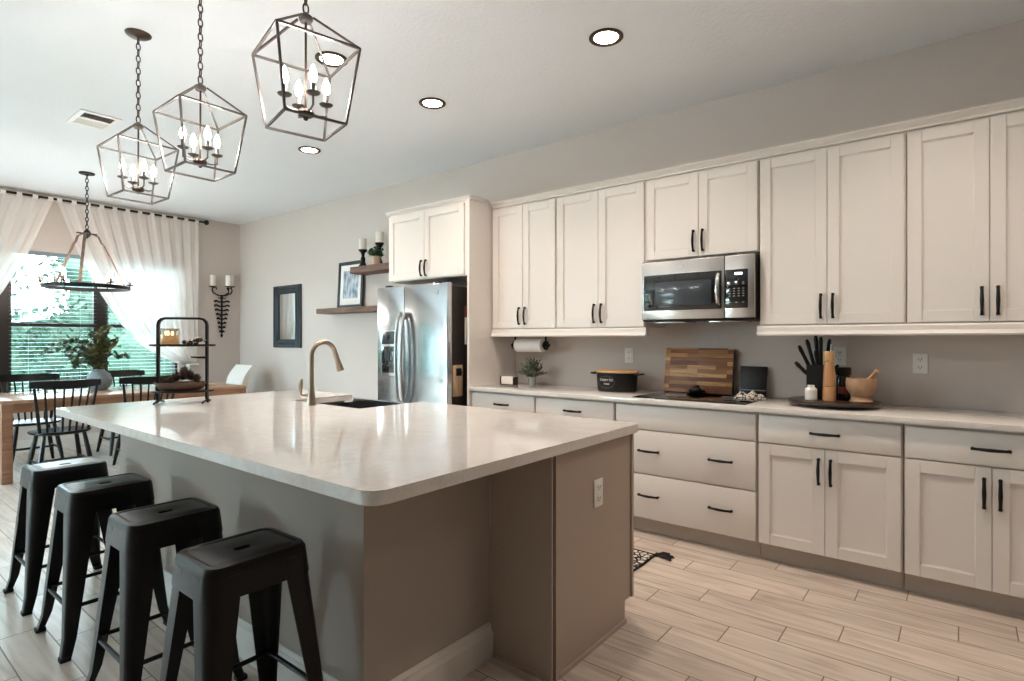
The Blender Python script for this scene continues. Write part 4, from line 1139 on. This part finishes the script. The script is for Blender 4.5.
MB().tube([(hw, -.014, .285), (hw - .04, -.02, .285), (hw - .085, -.02, .288)], [.008, .006, .004], 8).build('hook', M['iron'], t)
def onst(x, y, z):
    c, s = math.cos(SR), math.sin(SR); return (SX + x * c - y * s, SY + x * s + y * c, .914 + z)
t = thing('candle_jar', onst(-.075, 0, .3675), 'glass jar candle glowing amber on the top tier', 'candle')
MB().lathe([(.050, .002), (.050, .058), (0, .059)], 32).build('wax', M['waxlit'], t)
MB().lathe([(.052, 0), (.054, .004), (.054, .098), (.0525, .099), (.0525, .004), (.0, .001)], 32).build('glass', M['jar'], t)
for x, y in ((-.02, 0), (.018, .01), (.0, -.02)): MB().lathe([(.002, .059), (.005, .066), (.004, .076), (0, .084)], 8, c=(x, y, 0)).build('flame', M['flame'], t)
t = thing('bead_garland', onst(.065, 0, .3675), 'little heap of dark and clear glass beads on the top tier', 'beads')
tag(t, 'little heap of dark and clear glass beads on the top tier', 'beads')
g1, g2 = MB(), MB()
for k in range(16):
    x = -.045 + .10 * random.random(); y = random.uniform(-.05, .05); r = random.uniform(.009, .014)
    (g1 if k % 2 else g2).ball((x, y, r + random.choice((0, 0, .015))), r)
g1.ball((.035, 0, .03), .022).build('clear_beads', M['steelb'], t); g2.build('dark_beads', M['darkw'], t)
t = thing('dough_bowl', onst(-.01, 0, .081), 'shallow brown wooden bowl on the lower tier', 'bowl', rotz=SR)
MB().lathe([(.10, 0), (.125, .010), (.150, .042), (.152, .050), (.144, .050), (.118, .018), (.0, .014)], 48, sy=.5).build('bowl', M['bowlw'], t)
t = thing('succulents', onst(-.01, 0, .10), 'cluster of brown spiky succulents filling the wooden bowl', 'succulents', rotz=SR)
sc = MB()
for cx, cy, cz, R_ in ((-.085, 0, .01, .036), (-.035, .015, .025, .045), (.02, -.01, .045, .056), (.045, .02, .03, .046), (.085, 0, .02, .044), (.0, .03, .03, .04), (-.05, -.02, .015, .036)):
    for k in range(34):
        a = k * 2.39996; el = .15 + 1.3 * k / 34
        sc.leaf((cx, cy, cz), (math.cos(a) * math.cos(el), math.sin(a) * math.cos(el), math.sin(el)), (0, 0, 1), R_ * random.uniform(.85, 1.1), R_ * .38)
sc.build('rosettes', M['succ'], t, smooth=False)
t.scale = (1.05, 1.1, 1.35)
MB().ball((0, 0, .0), .1, 1.1, .45, .18).build('moss', M['stem'], t)

# ================================================================== WALL PIECES
t = thing('candle_sconce', (WX + .002, -.285, 1.35), 'tall black scrolled iron wall sconce holding three candles', 'sconce', rotz=-PI / 2)
# local frame: x along the wall (toward -y world), -y local sticks out... keep symmetric
q = MB().tube([(0, .035, .0), (0, .035, .62)], [.010, .014], 8)
q.tube([(0, .035, -.012), (0, .035, .02), (0, .035, .05)], [.002, .022, .004], 4)
for k in range(8):
    z = .07 + k * .063; w_ = .022 + .010 * min(k, 6)
    for s in (-1, 1):
        q.tube([(0, .035, z), (s * w_ * .6, .037, z + .006), (s * w_, .04, z + .020), (s * w_ * 1.25, .042, z + .012), (s * w_ * 1.2, .042, z - .004)], [.012, .013, .014, .016, .010], 6)
sp_ = q.build('spine', M['iron'], t)
MB().box(-.012, .0, .30, .012, .035, .33).box(-.012, 0, .56, .012, .035, .59).build('wall_mount', M['iron'], t)
cups = ((-.135, .05, .745), (.135, .05, .73), (-.055, .13, .735))
for cx, cy, cz in cups:
    s = 1 if cx > 0 else -1
    a = MB().tube([(0, .035, .60), (cx * .45, cy * .6, .615), (cx * .95, cy, .645), (cx * 1.08, cy, .69), (cx * .9, cy, .725), (cx * .6, cy, .715), (cx * .62, cy, .69)], [.010, .010, .010, .009, .008, .008, .007], 8)
    a.tube([(0, .035, .60), (-s * .03, .038, .575), (s * .045, .04, .565), (s * .06, .04, .59)], .005, 6)
    a.lathe([(.010, cz - .010), (.048, cz), (.052, cz + .008), (.0, cz + .006)], 20, c=(cx, cy, 0)).tube([(cx, cy, .70), (cx, cy, cz)], .006, 6)
    a.build('candle_arm', M['iron'], t)
for (cx, cy, cz), lb in zip(cups, ('left', 'right', 'front')):
    lx, ly = -.285 - cx, WX + .002 + cy       # sconce frame turned by -90 degrees
    wx, wy = WX + .002 + cy, -.285 - cx
    tt = thing('pillar_candle', (wx, wy, 1.35 + cz + .008), {'left': 'cream candle on the right cup of the wall sconce', 'right': 'cream candle on the left cup of the wall sconce', 'front': 'cream candle on the foremost cup of the wall sconce'}[lb], 'candle', 'cream candles on the wall sconce')
    MB().lathe([(.037, 0), (.040, .003), (.040, .155), (.036, .160), (.0, .156)], 24).build('wax', M['cream'], tt)
    MB().tube([(0, 0, .156), (0, 0, .17)], .0015, 5).build('wick', M['dark'], tt)

t = thing('framed_mirror', (-7.185, -.0, 1.625), 'small mirror in a wide distressed blue-black frame on the far wall', 'mirror')
f = MB()
w_, h_ = .345, .425
for (a0, b0, a1, b1) in ((-w_, -h_, -w_ + .13, h_), (w_ - .13, -h_, w_, h_), (-w_ + .13, -h_, w_ - .13, -h_ + .115), (-w_ + .13, h_ - .115, w_ - .13, h_)):
    f.box(a0, -.028, b0, a1, -.001, b1, .004)
for k in (.035, .10):
    x, z = w_ - k, h_ - k * .9
    f.tube([(-x, -.030, -z), (x, -.030, -z), (x, -.030, z), (-x, -.030, z)], .009, 6, closed=True)
for x in [-.17 + .034 * i for i in range(11)]:
    for z in (-h_ + .055, h_ - .055): f.ball((x, -.029, z), .012, sz=.8, sub=1)
f.build('frame', M['navy'], t)
MB().box(-w_ + .125, -.012, -h_ + .11, w_ - .125, -.004, h_ - .11).build('glass', M['mirror'], t)

for nm, x0, x1, z0, z1, lb in (('floating_shelf', -6.16, -4.32, 1.625, 1.685, 'lower rustic wood shelf holding the framed print'), ('floating_shelf', -5.475, -4.32, 2.065, 2.140, 'upper rustic wood shelf holding candles and a little plant')):
    tag(MB().box(x0, -.225, z0, x1, -.001, z1, .006).build(nm, M['shelfw']), lb, 'shelf', 'rustic shelves beside the fridge')
t = thing('framed_print', (-5.735, -.04, 1.687), 'blue abstract print in a dark frame leaning on the lower shelf', 'picture'); t.rotation_euler = (-.05, 0, 0)
w_, h_ = .248, .565
f = MB()
for a in ((-w_, 0, -w_ + .042, h_), (w_ - .042, 0, w_, h_), (-w_ + .042, 0, w_ - .042, .042), (-w_ + .042, h_ - .042, w_ - .042, h_)): f.box(a[0], -.012, a[1], a[2], .012, a[3], .003)
f.build('frame', M['navy'], t)
MB().box(-w_ + .04, -.002, .04, w_ - .04, .004, h_ - .04).build('mount', M['paper'], t)
MB().box(-w_ + .10, -.004, .12, w_ - .10, -.002, h_ - .11).build('print', M['art'], t)
def holder(loc, h, lb, lbc):
    t = thing('candle_holder', loc, lb, 'candle holder', 'black candle holders on the upper shelf')
    MB().lathe([(.050, 0), (.052, .008), (.036, .03), (.018, h * .35), (.028, h * .48), (.016, h * .62), (.022, h * .8), (.048, h - .012), (.050, h), (.0, h)], 28).build('stand', M['iron'], t)
    c = thing('pillar_candle', (loc[0], loc[1], loc[2] + h + .0005), lbc, 'candle', 'cream pillar candles on the upper shelf')
    MB().lathe([(.042, 0), (.044, .003), (.044, .118), (.040, .122), (.0, .118)], 28).build('wax', M['cream'], c)
    MB().tube([(0, 0, .118), (0, 0, .132)], .0015, 5).build('wick', M['dark'], c)
holder((-5.36, -.13, 2.1405), .20, 'shorter black candle holder at the left of the upper shelf', 'cream pillar candle on the shorter black holder')
holder((-5.10, -.10, 2.1405), .255, 'taller black candle holder behind the little shelf plant', 'cream pillar candle on the taller black holder')
potted('shelf_plant', (-5.06, -.185, 2.1405), [(.042, 0), (.048, .01), (.056, .085), (.054, .088), (.050, .08), (0, .07)], M['pinkpot'], M['leafd'], 30, .13, .10, .045, 'small leafy green plant in a pale pot on the upper shelf')

# ================================================================== GARDEN OUTSIDE THE WINDOWS
tag(MB().box(WX - 4.6, -14, -.34, XR + 6, 6, -.27).build('bounce_paving', mat('pale_bounce_paver', '#cac6c4', .8, noise=.1, nscale=6), smooth=False), 'added pale paving around the house, bouncing light indoors', 'paving', None, 'structure')  # added reflector: throws sunlight up through the windows onto the ceiling
o = MB().box(-45, -40, -.45, XR + 10, 25, -.35).build('lawn', M['grass'], smooth=False); o['kind'] = 'structure'
def tree(x, y, R_, H, label, m, n=2600, name='tree'):
    t = thing(name, (x, y, -.30), label, name if name == 'tree' else 'bush', None)
    MB().tube([(0, 0, 0), (.1, 0, H * .35), (0, .1, H * .6)], [.18, .13, .07], 10).build('trunk', M['bark'], t)
    f = MB()
    for k in range(n):
        a = random.uniform(0, 2 * PI); ct = random.uniform(-1, 1); rr = R_ * random.uniform(.55, 1.05) * (1 + .25 * math.sin(3 * a + 4 * ct))
        st_ = math.sqrt(1 - ct * ct)
        p = Vector((math.cos(a) * st_ * rr, math.sin(a) * st_ * rr, H * .55 + ct * H * .47))
        f.leaf(p, (random.uniform(-1, 1), random.uniform(-1, 1), random.uniform(-1, .6)), (random.random(), random.random(), 1), random.uniform(.16, .34), .17)
    tb = bmesh.new(); bmesh.ops.create_icosphere(tb, subdivisions=4, radius=1)
    for v in tb.verts:
        c = v.co; q = 1 + .14 * math.sin(5 * c.x + 3 * c.z) * math.cos(6 * c.y) + .08 * math.sin(13 * c.z + 9 * c.y)
        v.co = Vector((c.x * R_ * .86 * q, c.y * R_ * .86 * q, H * .56 + c.z * H * .43 * q))
    f.merge(tb)
    f.build('crown', m, t, smooth=False)
tree(-19.5, 1.9, 1.6, 5.2, 'dense tree outside behind the vase window', M['tree'])
tree(-19.0, 5.6, 1.8, 5.4, 'tree outside showing behind the long sheer curtain', M['tree'])
tree(-20.5, -2.6, 1.8, 5.2, 'tree outside toward the left edge of the windows', M['tree2'])
tree(-26.0, 4.6, 2.6, 8.5, 'pale tall tree farther off outside the windows', M['tree2'])
tree(-19.5, -8.5, 1.8, 4.6, 'tree outside beyond the left edge of the view', M['tree'])
tree(-19.5, -14.0, 2.3, 5.2, 'added tree out of direct view, dimming the fridge reflection', M['tree'])  # added to cover bright sky mirrored in the fridge door
tree(-22.5, -21.0, 2.8, 6.2, 'big added tree out of direct view, dimming the fridge reflection', M['tree'])  # added farther along, also hides sky from the fridge reflection
tree(-27.0, -1.9, 2.7, 7.8, 'tree outside at the right of the dining windows', M['tree'])
hd = MB()
for k in range(15000):
    y = random.uniform(-30, 14); z = random.uniform(-.2, 2.3 + .45 * math.sin(y * 1.1)); x = -15.5 + random.uniform(-.35, .35)  # run stretched beyond the view to darken the fridge reflection
    hd.leaf((x, y, z), (random.uniform(-.3, 1), random.uniform(-1, 1), random.uniform(-1, 1)), (0, random.random(), 1), random.uniform(.12, .22), .12)
tb = [[(-15.9 + .25 * math.sin(y * 2), y, -.3), (-15.3 + .2 * math.sin(y * 3), y, -.3), (-15.2 + .2 * math.sin(y * 2.3), y, 1.2), (-15.45, y, 2.1 + .42 * math.sin(y * 1.1)), (-15.8, y, 1.9 + .42 * math.sin(y * 1.1))] for y in [-30 + .35 * k for k in range(127)]]
hd.loops(tb)
tag(hd.build('garden_hedge', M['tree'], smooth=False), 'long low green hedge outside the dining windows', 'hedge')
